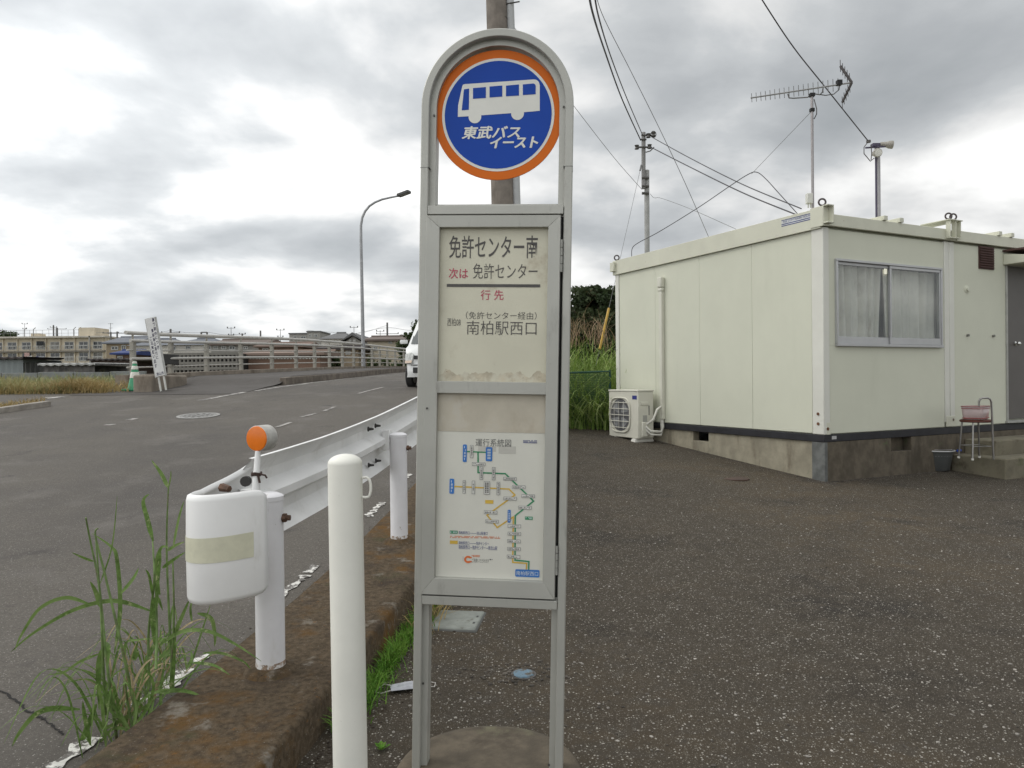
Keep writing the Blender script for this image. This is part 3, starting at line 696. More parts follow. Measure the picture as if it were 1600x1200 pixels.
# ================================================================== utility pole behind the sign
UPb = (-.11, 11.0); uz = terrain(*UPb)
pole = thing('utility_pole', 'tall brownish concrete utility pole with a grey conduit directly behind the bus stop sign', 'utility pole', (*UPb, uz))
pc = at(785, 300, 11); pt_ = at(776, 10, 11); ax = (pt_ - pc).normalized(); UB = pc - ax * ((pc.z - uz) / ax.z)
loc = lambda p: p - Vector((*UPb, uz))
mb = MB(); mb.tube([loc(UB - ax * .3), loc(UB + ax * 11)], [.185, .135], 24); mb.build('shaft', mat('pole_concrete', (.20, .175, .15), .9, var=.2, scale=6, bump=.3, stains=[((.12, .10, .08), 3, .5, .7, (1, 1, .2))]), pole)
off = Vector((.215, -.02, 0)); mb = MB(); mb.tube([loc(UB + off - ax * .2), loc(UB + off * .93 + ax * 7), loc(UB + off * .86 + ax * 11)], .058, 16); mb.build('conduit', mat('grey_conduit', (.42, .43, .43), .6, var=.05), pole)
mb = MB()
for k in (1.2, 2.6, 4.1, 5.9, 7.4): q = loc(UB + ax * k); mb.tube([q - ax * .015, q + ax * .015], .20 - .005 * k, 24)
each(mb, 'band', mat('steel_band', (.3, .3, .3), .5, .6), pole)
mb = MB()
for s_, k in ((1, 4.5), (-1, 5.0), (1, 5.5), (-1, 6.0), (1, 6.5)): q = loc(UB + ax * k); mb.tube([q + Vector((s_ * .12, -.05, 0)), q + Vector((s_ * .34, -.12, 0))], .01, 6)
each(mb, 'step_bolt', scr, pole)

# ================================================================== prefab site office
CZ = .612; CO = Vector((at(1288, 690, 8.9).x, 8.9, CZ)); CR = math.atan2(.45, .893)
hut = thing('site_office', 'pale cream prefab container office with curtained window on a concrete footing', 'prefab hut', CO, CR)
CM = Matrix.Translation(CO) @ Matrix.Rotation(CR, 4, 'Z'); CI = CM.inverted()
bx_, ay_ = Vector((math.cos(CR), math.sin(CR), 0)), Vector((-math.sin(CR), math.cos(CR), 0))
def hitx(px, py, x0=0.0):                       # pixel -> local point on plane x = x0 (left wall)
    d = CI.to_3x3() @ ray(px, py); e0 = CI @ EYE; t = (x0 - e0.x) / d.x; return e0 + d * t
def hity(px, py, y0=0.0):                       # on plane y = y0 (right wall)
    d = CI.to_3x3() @ ray(px, py); e0 = CI @ EYE; t = (y0 - e0.y) / d.y; return e0 + d * t
LEN = hitx(963, 500).y; SEAM = hity(1482.7, 500).x; H0 = .10; HF = 2.575; HT = 2.82
BW = 2 * SEAM
cr = mat('cream_panel', (.595, .605, .50), .5, var=.02, scale=2, spec=.3, stains=[((.55, .56, .46), 1.8, .55, .85, (1, 1, .2)), ((.47, .45, .36), 30, .70, .80, (1, 1, .12))])
cr2 = mat('cream_steel', (.585, .585, .48), .5, var=.04, scale=3, stains=[((.36, .30, .20), 10, .66, .80)])
po_m = mat('post_steel', (.64, .64, .58), .45, var=.03, scale=3, stains=[((.45, .43, .37), 14, .66, .8)])
bk = mat('black_skid', (.014, .014, .018), .55, var=.3, scale=8)
rustm = mat('rust', (.13, .06, .03), .9, var=.4, scale=40)
mb = MB(); mb.box(.05, BW, .05, LEN - .05, .02, HT - .12); mb.build('core', cr, hut)
wp_ = [hitx(p, 500).y for p in (1175, 1093, 1024)]
ysm = [.17] + wp_ + [LEN - .10]
def wall_holes(): pass
mb = MB()
for a, b in zip(ysm[:-1], ysm[1:]): mb.box(.0, .045, a + .0018, b - .0018, H0, HF)
mb.build('side_wall', cr, hut, bevel=.003)
wA, wB = hity(1304, 450).x, hity(1469.5, 450).x; wZ1 = hity(1305, 404).z; wZ0 = hity(1305, 541).z
dA = hity(1573, 500).x; dB = dA + .82; dZ0 = hity(1573, 655).z; dZ1 = hity(1573, 416).z
mb = MB()
s1, s2 = .10, SEAM - .11
mb.box(s1 + .002, s2, .0, .045, H0, wZ0 + .01); mb.box(s1 + .002, s2, .0, .045, wZ1 - .01, HF); mb.box(s1 + .002, wA + .01, .0, .045, wZ0 + .0102, wZ1 - .0102); mb.box(wB - .01, s2, .0, .045, wZ0 + .0102, wZ1 - .0102)
s3 = SEAM + .11; mb.box(s3, dA - .03, .0, .045, H0, HF); mb.box(dA - .0298, BW - .1, .0, .045, dZ1 + .03, HF); mb.box(dB + .03, BW - .1, .0, .045, H0, dZ1 + .0298)
mb.build('front_wall', cr, hut, bevel=.002)
# corner posts
for (x0, x1, y0, y1) in ((-.012, .095, -.012, .165), (SEAM - .105, SEAM - .004, -.012, .12), (SEAM + .004, SEAM + .105, -.012, .12), (-.012, .1, LEN - .09, LEN + .012), (BW - .1, BW + .012, -.012, .15)):
    mb = MB(); mb.box(x0, x1, y0, y1, H0 - .012 if x0 < 0 else H0 + .06, HF + .02); pt = mb.build('corner_post', po_m, hut, bevel=.012, seg=3)
mb = MB()
for z in (.22, .34): mb.tube([(-.013, .075, z), (-.022, .075, z)], .018, 8)
mb.tube([(.045, -.014, .16), (.045, -.02, .16)], .02, 8); mb.tube([(SEAM + .05, -.014, .19), (SEAM + .05, -.02, .19)], .02, 8)
each(mb, 'bolt', rustm, hut)
mb = MB(); mb.box(.03, .094, -.0145, -.012, .09, .235); mb.box(SEAM - .09, SEAM + .1, -.02, .0, H0 + .002, H0 + .14); each(mb, 'corner_casting', cr2, hut, bevel=.003)
# fascia beams
mb = MB(); mb.box(-.04, .0, -.0, LEN + .01, HF + .002, HT); mb.box(-.04, .1, LEN + .0102, LEN + .04, HF + .002, HT); mb.build('side_fascia', cr2, hut, bevel=.004)
mb = MB(); mb.box(.06, SEAM - .1, -.045, .0, HF + .03, HT - .07); mb.box(SEAM + .12, BW, -.045, .0, HF + .03, HT - .07); mb.box(SEAM - .0999, SEAM + .1199, -.03, .0, HF + .03, HT - .075); mb.build('front_fascia', cr2, hut, bevel=.006)
mb = MB(); mb.box(-.05, .058, -.055, -.045, HF + .02, HT + .02); mb.box(-.05, -.042, -.045, .14, HF + .02, HT + .015); mb.box(.045, .058, -.12, -.055, HF + .045, HT + .02); mb.box(-.05, .058, -.12, -.0555, HT + .005, HT + .02); mb.box(-.05, .058, -.12, -.0555, HF + .045, HF + .06)
mb.build('lifting_bracket', cr2, hut, bevel=.003); mb = MB()
for q in (-.12, 0.0, .1): mb.box(SEAM + q - .006, SEAM + q + .006, -.11, -.046, HF + .06, HT + .035)
mb.box(SEAM - .15, SEAM + .13, -.12, .3, HT + .036, HT + .05); mb.box(SEAM - .126, SEAM + .106, -.11, -.046, HF + .045, HF + .059)
mb.build('lifting_bracket', cr2, hut, bevel=.003)
mb = MB()
for px in (1379, 1404, 1558, 1577): x = hity(px, 345, -.02).x; mb.box(x - .035, x + .035, -.07, .3, HT - .068, HT - .01)
each(mb, 'roof_cleat', cr2, hut, bevel=.004)
mb = MB(); mb.box(.0, BW - .002, -.02, LEN, HT - .115, HT - .075); mb.build('roof', cr2, hut)
def ringm(c, r, axis, rr): 
    u = Vector((0, 0, 1)); v_ = axis
    return [c + u * (r * math.cos(t)) + v_ * (r * math.sin(t)) for t in np.linspace(0, 2 * math.pi, 20)]
mb = MB()
for c_, z in (((.02, .02), HT + .02), ((SEAM - .055, -.04), HT + .05), ((SEAM + .045, -.04), HT + .05), ((.0, LEN - .03), HT)):
    mb.tube(ringm(Vector((c_[0], c_[1], z + .055)), .04, Vector((.8, -.6, 0)), .01), .0115, 8)
each(mb, 'lifting_ring', mat('purple_grey_steel', (.09, .075, .075), .6, .4), hut, smooth=60)
mb = MB(); mb.box(-.01, BW, -.008, LEN, .0, H0 - .014); mb.build('skid', bk, hut, bevel=.004)
mb = MB(); mb.box(.12, .20, -.0095, -.008, .03, .07); mb.build('data_plate', mat('plate_grey', (.4, .4, .4), .4), hut)
# far end tab and flashing on the left corner
mb = MB(); p1, p2 = hitx(957, 427, -.05), hitx(962, 411, -.05); mb.box(-.09, -.04, LEN - .06, LEN + .05, HF + .06, HT - .03); mb.build('end_plate', cr2, hut, bevel=.004)
# decal
dz0, dz1 = hitx(1221, 349, -.041), hitx(1270, 341, -.041)
yA, yB = hitx(1221, 350, -.041).y, hitx(1270, 340, -.041).y; zA = hitx(1221, 354.5, -.041).z; zB = hitx(1221, 344.5, -.041).z; dh = zB - zA
mb = MB()
def dq(mb, a, b, c_, d_, off): mb.add([(-.0405 - off, a, c_), (-.0405 - off, b, c_), (-.0405 - off, b, d_), (-.0405 - off, a, d_)], [(0, 1, 2, 3)])
dq(mb, yA, yB, zA, zB, .0); dec = mb.build('name_plate', mat('decal_white', (.62, .64, .64), .4), hut, smooth=0)
mb = MB(); dq(mb, yA, yB, zB - .11 * dh, zB, .001); dq(mb, yA, yB, zA + .25 * dh, zA + .39 * dh, .001); dq(mb, yA, yB, zA, zA + .13 * dh, .001)
v, f = text_geo('FUJI CONTAINER HOUSE', 0, .01); mb.add([(-.042, yA + (yB - yA) * (.06 + .88 * a), zA + dh * (.47 + .36 * b)) for a, b in v], f)
mb.build('name_lettering', mat('decal_blue', (.03, .045, .17), .5), dec, smooth=0)
# window
al2 = mat('window_aluminium', (.45, .455, .46), .4, .4, var=.05, scale=4)
mb = MB(); fr = .03
mb.box(wA, wB, -.035, .03, wZ1 - fr, wZ1); mb.box(wA, wB, -.045, .03, wZ0, wZ0 + .035); mb.box(wA, wA + fr, -.035, .03, wZ0 + .036, wZ1 - fr - .001); mb.box(wB - fr, wB, -.035, .03, wZ0 + .036, wZ1 - fr - .001)
win = mb.build('window', al2, hut, bevel=.004)
mid = hity(1389, 470).x
def sash(a, b, y0):
    mb = MB(); w_ = .028; z0, z1 = wZ0 + .037, wZ1 - fr - .002
    mb.box(a, b, y0, y0 + .02, z1 - .035, z1); mb.box(a, b, y0, y0 + .02, z0, z0 + .085); mb.box(a, a + w_, y0, y0 + .02, z0 + .0855, z1 - .0355); mb.box(b - w_, b, y0, y0 + .02, z0 + .0855, z1 - .0355)
    mb.build('sash', al2, win, bevel=.003)
    mb = MB(); mb.box(a + w_ - .002, b - w_ + .002, y0 + .007, y0 + .011, z0 + .083, z1 - .033); mb.build('pane', glass, win)
glass = mat('window_glass', (.9, .93, .92), .02, trans=1.0, var=.0, spec=.6)
glass.node_tree.nodes['Principled BSDF'].inputs['IOR'].default_value = 1.45
sash(wA + fr + .001, mid + .025, .0); sash(mid - .005, wB - fr - .001, -.024)
mb = MB(); mb.box(wA - .2 if wA > .4 else .1, wB, .5, .52, wZ0 - .2, wZ1 + .2)
# recess behind the glass: dark room box with curtains inside
mb = MB(); a, b = wA + .01, wB + .16; z0, z1 = wZ0 + .012, wZ1 - .012
mb.add([(a, .046, z0), (b, .046, z0), (b, .046, z1), (a, .046, z1), (a, .30, z0), (b, .30, z0), (b, .30, z1), (a, .30, z1)], [(4, 5, 6, 7), (0, 4, 7, 3), (1, 2, 6, 5), (0, 1, 5, 4), (3, 7, 6, 2)])
mb.build('window_recess', mat('dim_room', (.16, .155, .14), .9), win)
bpy.data.objects.remove(bpy.data.objects['core'])
mb = MB(); mb.box(.05, wA - .01, .05, LEN - .05, .02, HT - .12); mb.box(wA - .01, wB + .17, .31, LEN - .05, .02, HT - .12); mb.box(wA - .009, wB + .17, .05, .309, .02, wZ0 + .008); mb.box(wA - .009, wB + .17, .05, .309, wZ1 - .008, HT - .12); mb.box(wB + .171, BW, .05, LEN - .05, .02, HT - .12)
mb.build('core', cr, hut)
cu_m = mat('curtain_cloth', (.80, .78, .71), .9, var=.10, scale=3, stains=[((.50, .46, .40), 5, .55, .75, (1, 1, .3))])
def curtain(a, b, seed, pin):
    mb = MB(); n = 200; vs = []; fs = []; rr = random.Random(seed); ph = [rr.uniform(0, 6) for _ in range(4)]
    for j in range(9):
        t = j / 8; z = z0 + .005 + (z1 - z0 - .05) * t
        for i in range(n + 1):
            s = i / n; fold = .085 * (1 - abs(math.sin(s * 17 + ph[0] + 1.1 * math.sin(s * 7 + ph[1]) + .35 * t)) ** .55) + .018 * math.sin(s * 43 + ph[2])
            x = a + (b - a) * (s + pin * (1 - t) * .06 * (1 - 2 * s)); vs.append((x, .085 + fold * (.75 + .35 * (1 - t)), z))
    for j in range(8):
        for i in range(n): k = j * (n + 1) + i; fs.append((k, k + 1, k + n + 2, k + n + 1))
    mb.add(vs, fs); mb.build('curtain', cu_m, win, smooth=180)
curtain(a + .0, mid - .05, 2, 1); curtain(mid + .03, wB + .13, 5, .5)
# inside light tube, a small lit lamp behind the curtain gap
lp = hity(1383, 423, .10)
mb = MB(); mb.box(lp.x - .028, lp.x + .022, .085, .10, lp.z - .045, lp.z + .03)
em = bpy.data.materials.new('lamp_glow'); em.use_nodes = True; em.node_tree.nodes['Principled BSDF'].inputs['Emission Color'].default_value = (1, .95, .75, 1); em.node_tree.nodes['Principled BSDF'].inputs['Emission Strength'].default_value = 1.0
mb.build('interior_lamp', em, win, bevel=.01)
# vent, awning, door
vA, vB = hity(1528.5, 400).x, hity(1552, 400).x; vz1, vz0 = hity(1528, 384).z, hity(1552, 422).z
brn = mat('brown_vent', (.075, .035, .03), .6, var=.2, scale=20)
mb = MB(); mb.box(vA, vB, -.012, .0, vz0, vz1); ve = mb.build('vent', brn, hut)
mb = MB(); n = 9
for k in range(n): z = vz0 + .02 + (vz1 - vz0 - .05) * k / (n - 1); mb.add([(vA + .012, -.013, z + .02), (vB - .012, -.013, z + .02), (vB - .012, -.032, z), (vA + .012, -.032, z), (vA + .012, -.012, z + .014), (vB - .012, -.012, z + .014)], [(0, 1, 2, 3), (3, 2, 5, 4)])
mb.build('louvre', brn, ve, smooth=0)
aw0 = hity(1567, 400).x
mb = MB(); mb.add([(aw0, -.001, HF - .06), (dB + .3, -.001, HF - .06), (dB + .3, -.55, HF - .16), (aw0, -.55, HF - .16), (aw0, -.001, HF - .22), (dB + .3, -.001, HF - .22), (dB + .3, -.55, HF - .22), (aw0, -.55, HF - .22)], [(0, 1, 2, 3), (4, 7, 6, 5), (0, 4, 5, 1), (1, 5, 6, 2), (2, 6, 7, 3), (3, 7, 4, 0)]); mb.build('awning', cr2, hut, bevel=.01)
mb = MB(); mb.box(aw0 - .01, dB + .3, -.5, -.0, HF - .035, HF - .01); mb.build('awning_flashing', brn, hut)
mb = MB(); mb.box(dA - .029, dA, -.02, .03, dZ0 - .02, dZ1 + .029); mb.box(dB, dB + .029, -.02, .03, dZ0 - .02, dZ1 + .029); mb.box(dA + .001, dB - .001, -.02, .03, dZ1, dZ1 + .029); mb.box(dA - .05, dB + .05, -.04, .03, dZ0 - .055, dZ0 - .021)
mb.build('door_frame', mat('frame_grey', (.36, .36, .34), .5, .2), hut, bevel=.003)
mb = MB(); mb.box(dA + .003, dB - .003, .002, .03, dZ0, dZ1 - .003); dr = mb.build('door', mat('door_brown_grey', (.105, .097, .09), .5, var=.05, scale=3), hut, bevel=.003)
k_ = hity(1586, 537, 0)
mb = MB(Matrix.Translation((k_.x, 0, k_.z)) @ Matrix.Rotation(R(90), 4, 'X')); mb.lathe([(.001, 0), (.032, 0), (.032, .008), (.012, .014), (.012, .035), (.027, .045), (.030, .06), (.02, .072), (.001, .074)], 24); mb.build('handle', mat('chrome', (.7, .7, .68), .15, 1), dr, smooth=40)
c_ = hity(1510.5, 452); mb = MB(Matrix.Translation((c_.x, 0, c_.z)) @ Matrix.Rotation(R(90), 4, 'X')); mb.lathe([(.001, 0), (.055, 0), (.055, .006), (.03, .012), (.03, .03), (.001, .032)], 24); mb.build('outlet_cap', cr, hut, smooth=40)
mb = MB()
for px, py in ((1511, 524), (1551, 525)): c_ = hity(px, py); mb.tube([(c_.x, -.0, c_.z), (c_.x, -.03, c_.z)], .017, 10)
each(mb, 'wall_bolt', mat('bolt_grey', (.2, .2, .18), .5, .3), hut)
# concrete footing with vent notches
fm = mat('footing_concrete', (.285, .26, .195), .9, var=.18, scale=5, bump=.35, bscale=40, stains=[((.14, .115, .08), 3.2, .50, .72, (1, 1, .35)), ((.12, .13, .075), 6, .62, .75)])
fm2 = mat('footing_front_shaded', (.105, .088, .064), .95, var=.25, scale=6, bump=.35, bscale=40, stains=[((.06, .05, .035), 3.2, .48, .7, (1, 1, .35)), ((.085, .095, .05), 5, .6, .72)])  # same concrete as the side, darkened: the front's shade is put into its colour
nA, nB = hitx(1107, 690, .02).y, hitx(1083, 688, .02).y
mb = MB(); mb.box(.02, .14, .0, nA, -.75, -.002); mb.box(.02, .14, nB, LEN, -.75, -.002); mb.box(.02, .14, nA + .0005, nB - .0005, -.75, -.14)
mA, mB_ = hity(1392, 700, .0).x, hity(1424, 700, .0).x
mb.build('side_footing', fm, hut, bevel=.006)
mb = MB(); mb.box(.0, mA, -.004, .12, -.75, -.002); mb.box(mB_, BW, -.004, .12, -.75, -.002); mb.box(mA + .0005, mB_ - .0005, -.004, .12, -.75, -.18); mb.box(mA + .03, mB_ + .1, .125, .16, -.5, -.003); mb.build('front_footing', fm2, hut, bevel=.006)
mb = MB(); mb.box(-.006, .018, -.010, .18, -.75, -.004); mb.box(.0185, .045, -.0105, -.0045, -.75, -.004); mb.build('footing_patch', mat('blue_grey_render', (.125, .13, .125), .9, var=.25, scale=8, bump=.3), hut, bevel=.004)
# pipe cover down the side wall
pyc = hitx(1032, 540, -.04).y; pz1 = hitx(1032, 433, -.04).z; pz0 = hitx(1032, 655, -.04).z
pv = mat('pvc_cream', (.60, .595, .51), .4, var=.03)
mb = MB(); mb.box(-.065, -.001, pyc - .06, pyc + .01, pz0, pz1 - .16); mb.build('pipe_cover', pv, hut, bevel=.012, seg=3)
mb = MB(); mb.box(-.085, -.001, pyc - .075, pyc + .025, pz1 - .17, pz1); mb.box(-.075, -.001, pyc - .072, pyc + .022, pz1 - .23, pz1 - .171); mb.build('pipe_elbow', pv, hut, bevel=.022, seg=3)

# ================================================================== air conditioner
ax0, ax1, ayA, ayB = -.42, -.12, 3.15, 3.95; az0 = .462 - CZ; az1 = az0 + .765
acr = thing('air_conditioner', 'cream air conditioner outdoor unit on two plastic feet beside the hut', 'air conditioner', CM @ Vector((-.27, 3.55, az0 - .09)), CR)
AI = Matrix.Translation((.27, -3.55, -(az0 - .09)))
ac_m = mat('ac_cream', (.60, .59, .51), .45, var=.03, scale=3, stains=[((.45, .41, .33), 9, .66, .82)])
mb = MB(AI); mb.box(ax0, ax1, ayA, ayB, az0, az1 - .03); bd = mb.build('casing', ac_m, acr, bevel=.012, seg=3)
mb = MB(AI); mb.box(ax0 - .008, ax1 + .008, ayA - .008, ayB + .008, az1 - .0295, az1); mb.build('lid', ac_m, acr, bevel=.008)
yc_, zc_ = ayA + .48, az0 + .36
mb = MB(AI @ Matrix.Translation((ax0, yc_, zc_)) @ Matrix.Rotation(R(-90), 4, 'Y')); mb.lathe([(.001, .0012), (.262, .0012), (.262, .003), (.001, .003)], 40); fan = mb.build('fan_opening', mat('ac_dark', (.10, .10, .105), .6), acr)
mb = MB(AI)
for k in range(4):
    a0 = k * math.pi / 2 + .4; P = []
    for t, rr in ((0, .06), (0, .24), (.9, .24), (.6, .06)): P.append((ax0 - .0042 - .004 * t, yc_ + rr * math.cos(a0 + t), zc_ + rr * math.sin(a0 + t)))
    mb.add(P, [(0, 1, 2, 3)])
each(mb, 'fan_blade', mat('ac_blade', (.25, .255, .26), .5), fan, smooth=0)
mb = MB(AI)
for rr in (.275,): mb.tube([(ax0 - .012, yc_ + rr * math.copysign(abs(math.cos(t)) ** .55, math.cos(t)), zc_ + rr * math.copysign(abs(math.sin(t)) ** .55, math.sin(t))) for t in np.linspace(0, 2 * math.pi, 60)], .012, 6)
for k in range(-2, 3): mb.tube([(ax0 - .03, yc_ - math.sqrt(.27 ** 2 - (k * .1) ** 2) - (.02 if abs(k) < 2 else .06), zc_ + k * .1), (ax0 - .03, yc_ + math.sqrt(.27 ** 2 - (k * .1) ** 2) + (.02 if abs(k) < 2 else .06), zc_ + k * .1)], .006, 6)
for k in range(-1, 2): mb.tube([(ax0 - .03, yc_ + k * .13, zc_ - .22), (ax0 - .03, yc_ + k * .13, zc_ + .22)], .003, 6)
mb.build('grille', ac_m, fan)
mb = MB(AI); mb.box(ax0 - .002, ax0 + .004, ayA + .03, ayA + .15, az1 - .15, az1 - .09); mb.build('badge', mat('badge_blue', (.03, .04, .22), .4), acr)
mb = MB(AI); mb.box(ax0 + .05, ax0 + .16, ayA - .045, ayA - .001, az0 + .03, az0 + .26); mb.build('valve_cover', ac_m, acr, bevel=.012, seg=3)
mb = MB(AI); mb.box(ax0 + .05, ax0 + .19, ayA - .012, ayA - .001, az1 - .24, az1 - .19); mb.build('carry_grip', ac_m, acr, bevel=.005)
mb = MB(AI); mb.box(ax0 + .09, ax0 + .17, ayA - .003, ayA - .001, az1 - .52, az1 - .40); mb.build('rating_label', mat('label_grey', (.36, .36, .33), .5), acr)
mb = MB(AI); mb.box(ax0 + .2, ax0 + .22, ayA - .002, ayA - .0005, az1 - .4, az1 - .25); mb.build('wiring_mark', mat('label_dark', (.15, .15, .13), .5), acr)
for yy_ in (ayA + .10, ayB - .14):
    mb = MB(AI); a, b = ax0 - .05, ax1 + .05
    mb.add([(a, yy_ - .07, az0 - .09), (b, yy_ - .07, az0 - .09), (b, yy_ + .07, az0 - .09), (a, yy_ + .07, az0 - .09), (a + .03, yy_ - .045, az0 - .001), (b - .03, yy_ - .045, az0 - .001), (b - .03, yy_ + .045, az0 - .001), (a + .03, yy_ + .045, az0 - .001)],
           [(0, 3, 2, 1), (4, 5, 6, 7), (0, 1, 5, 4), (1, 2, 6, 5), (2, 3, 7, 6), (3, 0, 4, 7)]); mb.build('foot', mat('foot_white', (.60, .59, .54), .6, var=.06), acr, bevel=.005)
mb = MB(AI)
e0 = Vector((-.035, pyc - .02, pz0))
for dy, dz, r_ in ((0, 0, .022), (.03, -.05, .018)):
    mb.tube([e0 + Vector((0, dy, .02)), e0 + Vector((0, dy - .02, -.12 + dz)), Vector((-.06, ayA - .10, az0 + .10 + dz)), Vector((ax0 + .16, ayA - .10, az0 + .12 + dz)), Vector((ax0 + .12, ayA - .03, az0 + .19 + dz))], r_, 8)
mb.tube([Vector((ax0 + .13, ayA - .03, az0 + .22)), Vector((ax0 + .2, ayA - .12, az0 + .30)), Vector((ax0 + .26, ayA - .14, az0 + .46)), Vector((-.05, ayA - .1, az0 + .5))], .018, 8)
mb.build('refrigerant_pipe', mat('pipe_wrap', (.62, .61, .55), .7), acr, smooth=60)

# ================================================================== steps, stool, basket, bucket
def lt(x, y, z): return CM @ Vector((x, y, z))
st_m = mat('step_concrete', (.175, .158, .112), .95, var=.22, scale=6, bump=.4, bscale=40, stains=[((.07, .058, .04), 3, .48, .68), ((.11, .12, .06), 5, .58, .72)])
sroot = thing('concrete_steps', 'two weathered concrete steps below the hut door', 'steps', lt(3, -.4, .1 - CZ), CR)
SI = Matrix.Translation((-3, .4, -(.1 - CZ)))
zl_, zu_ = .335 - CZ, .53 - CZ
mb = MB(SI); mb.box(2.42, 5, -.72, -.006, -.85, zl_); mb.build('lower_step', st_m, sroot, bevel=.02, seg=3)
mb = MB(SI); mb.box(2.72, 5, -.42, -.0061, zl_ - .01, zu_); mb.build('upper_step', st_m, sroot, bevel=.015, seg=3)
sx, sy = 2.70, -.50
sc_ = hity(1522, 645, -.5)
stool = thing('stool', 'steel legged stool with dark red seat and looped back standing on the lower step', 'stool', lt(sc_.x, -.52, zl_), CR)
hS = .50
legm = mat('stool_steel', (.32, .31, .30), .3, .9, var=.1)
mb = MB(); mb.lathe([(.001, hS - .03), (.17, hS - .03), (.18, hS - .02), (.18, hS - .005), (.165, hS + .004), (.001, hS + .006)], 32); mb.build('seat', mat('seat_red', (.10, .028, .018), .6, var=.2, scale=8), stool, smooth=40)
for a0 in (20, 115, 200):
    c_, s_ = math.cos(R(a0)), math.sin(R(a0)); mb = MB(); mb.tube([(.19 * c_, .19 * s_, .012), (.15 * c_, .15 * s_, hS - .031)], .011, 10); lg = mb.build('leg', legm, stool)
    mb = MB(); mb.tube([(.191 * c_, .191 * s_, .0), (.189 * c_, .189 * s_, .025)], .015, 10); mb.build('rubber_foot', mat('foot_white', (.60, .59, .54), .6), lg)
mb = MB(); rc = .165
for a, b in ((20, 115), (115, 200), (200, 290), (290, 380)): mb.tube([(rc * math.cos(R(a)), rc * math.sin(R(a)), .17), (rc * math.cos(R(b)), rc * math.sin(R(b)), .17)], .005, 6)
mb.build('stretcher', legm, stool)
mb = MB(); mb.tube([(.02, -.205, .012), (.0, -.2, hS + .1), (-.01, -.2, hS + .23), (-.025, -.195, hS + .265), (-.05, -.18, hS + .28), (-.09, -.14, hS + .28), (-.11, -.12, hS + .265), (-.115, -.11, hS + .23), (-.115, -.11, hS + .17)], .012, 10); mb.build('back_loop', legm, stool, smooth=60)
bas = thing('plastic_basket', 'translucent white and red plastic basket resting on the stool seat', 'basket', lt(sc_.x, -.52, zl_ + hS + .007), CR + .3)
bm_ = mat('basket_plastic', (.62, .50, .49), .35, var=.12, scale=4, stains=[((.55, .14, .13), 3.2, .54, .72)], trans=.25, alpha=.85)
def rrect(hx, hy, r, n=6):
    P = []
    for cx, cy, t0 in ((hx - r, hy - r, 0), (-hx + r, hy - r, 90), (-hx + r, -hy + r, 180), (hx - r, -hy + r, 270)):
        for k in range(n + 1): t = R(t0 + 90 * k / n); P.append((cx + r * math.cos(t), cy + r * math.sin(t)))
    return P
mb = MB(); vs = []; fs = []; lv = [(.155, .10, .0), (.165, .11, .01), (.185, .125, .165)]
for hx, hy, z in lv: vs += [(x, y, z) for x, y in rrect(hx, hy, .045)]
n = 28
for j in range(2):
    for k in range(n): fs.append((j * n + k, j * n + (k + 1) % n, (j + 1) * n + (k + 1) % n, (j + 1) * n + k))
fs.append(tuple(range(n))); mb.add(vs, fs); bo = mb.build('body', bm_, bas, smooth=50); so = bo.modifiers.new('solid', 'SOLIDIFY'); so.thickness = .003
rr_m = mat('basket_rim', (.26, .055, .05), .5)
mb = MB()
for z, g in ((.165, .188), (.14, .184)): mb.tube([(x, y, z) for x, y in rrect(g, g - .06, .048)] + [(g, g - .06 - .048, z)], .004, 6)
mb.tube([(x, y, .018) for x, y in rrect(.17, .115, .045)], .006, 6); mb.build('rim', rr_m, bas, smooth=60)
bp = gr(1472, 737); BKS = 1.12; bk_t = thing('bucket', 'dark grey plastic bucket with pale rim on the ground beside the steps', 'bucket', (bp.x, bp.y + .12, terrain(bp.x, bp.y + .12)))
mb = MB(); mb.lathe([(.001, .0), (.125, .0), (.135, .01), (.172, .24), (.185, .27), (.177, .272), (.165, .24), (.13, .015), (.001, .012)], 40); mb.build('body', mat('bucket_grey', (.085, .09, .088), .5, var=.1), bk_t, smooth=50)
mb = MB(); mb.tube([(.188 * math.cos(t), .188 * math.sin(t), .268) for t in np.linspace(0, 2 * math.pi, 40)], .009, 8); mb.build('rim', mat('bucket_rim', (.46, .47, .47), .4), bk_t, smooth=60)
mb = MB(); mb.lathe([(.001, .2), (.166, .2), (.166, .205), (.001, .205)], 32); mb.build('water', mat('bucket_water', (.3, .32, .33), .05), bk_t)
mb = MB(); mb.tube([(.19 * math.cos(t), .06 * math.sin(t) - .19 * abs(math.sin(t)), .275 + .01 * math.sin(t)) for t in np.linspace(0, math.pi, 24)], .004, 6); hd = mb.build('bail_handle', legm, bk_t, smooth=60); bk_t.scale = (BKS, BKS, 1)
mb = MB(); mb.tube([(.17, -.13, .27), (.22, -.11, .275)], .016, 8); mb.build('blue_grip', mat('blue_plastic', (.03, .08, .42), .5), hd)

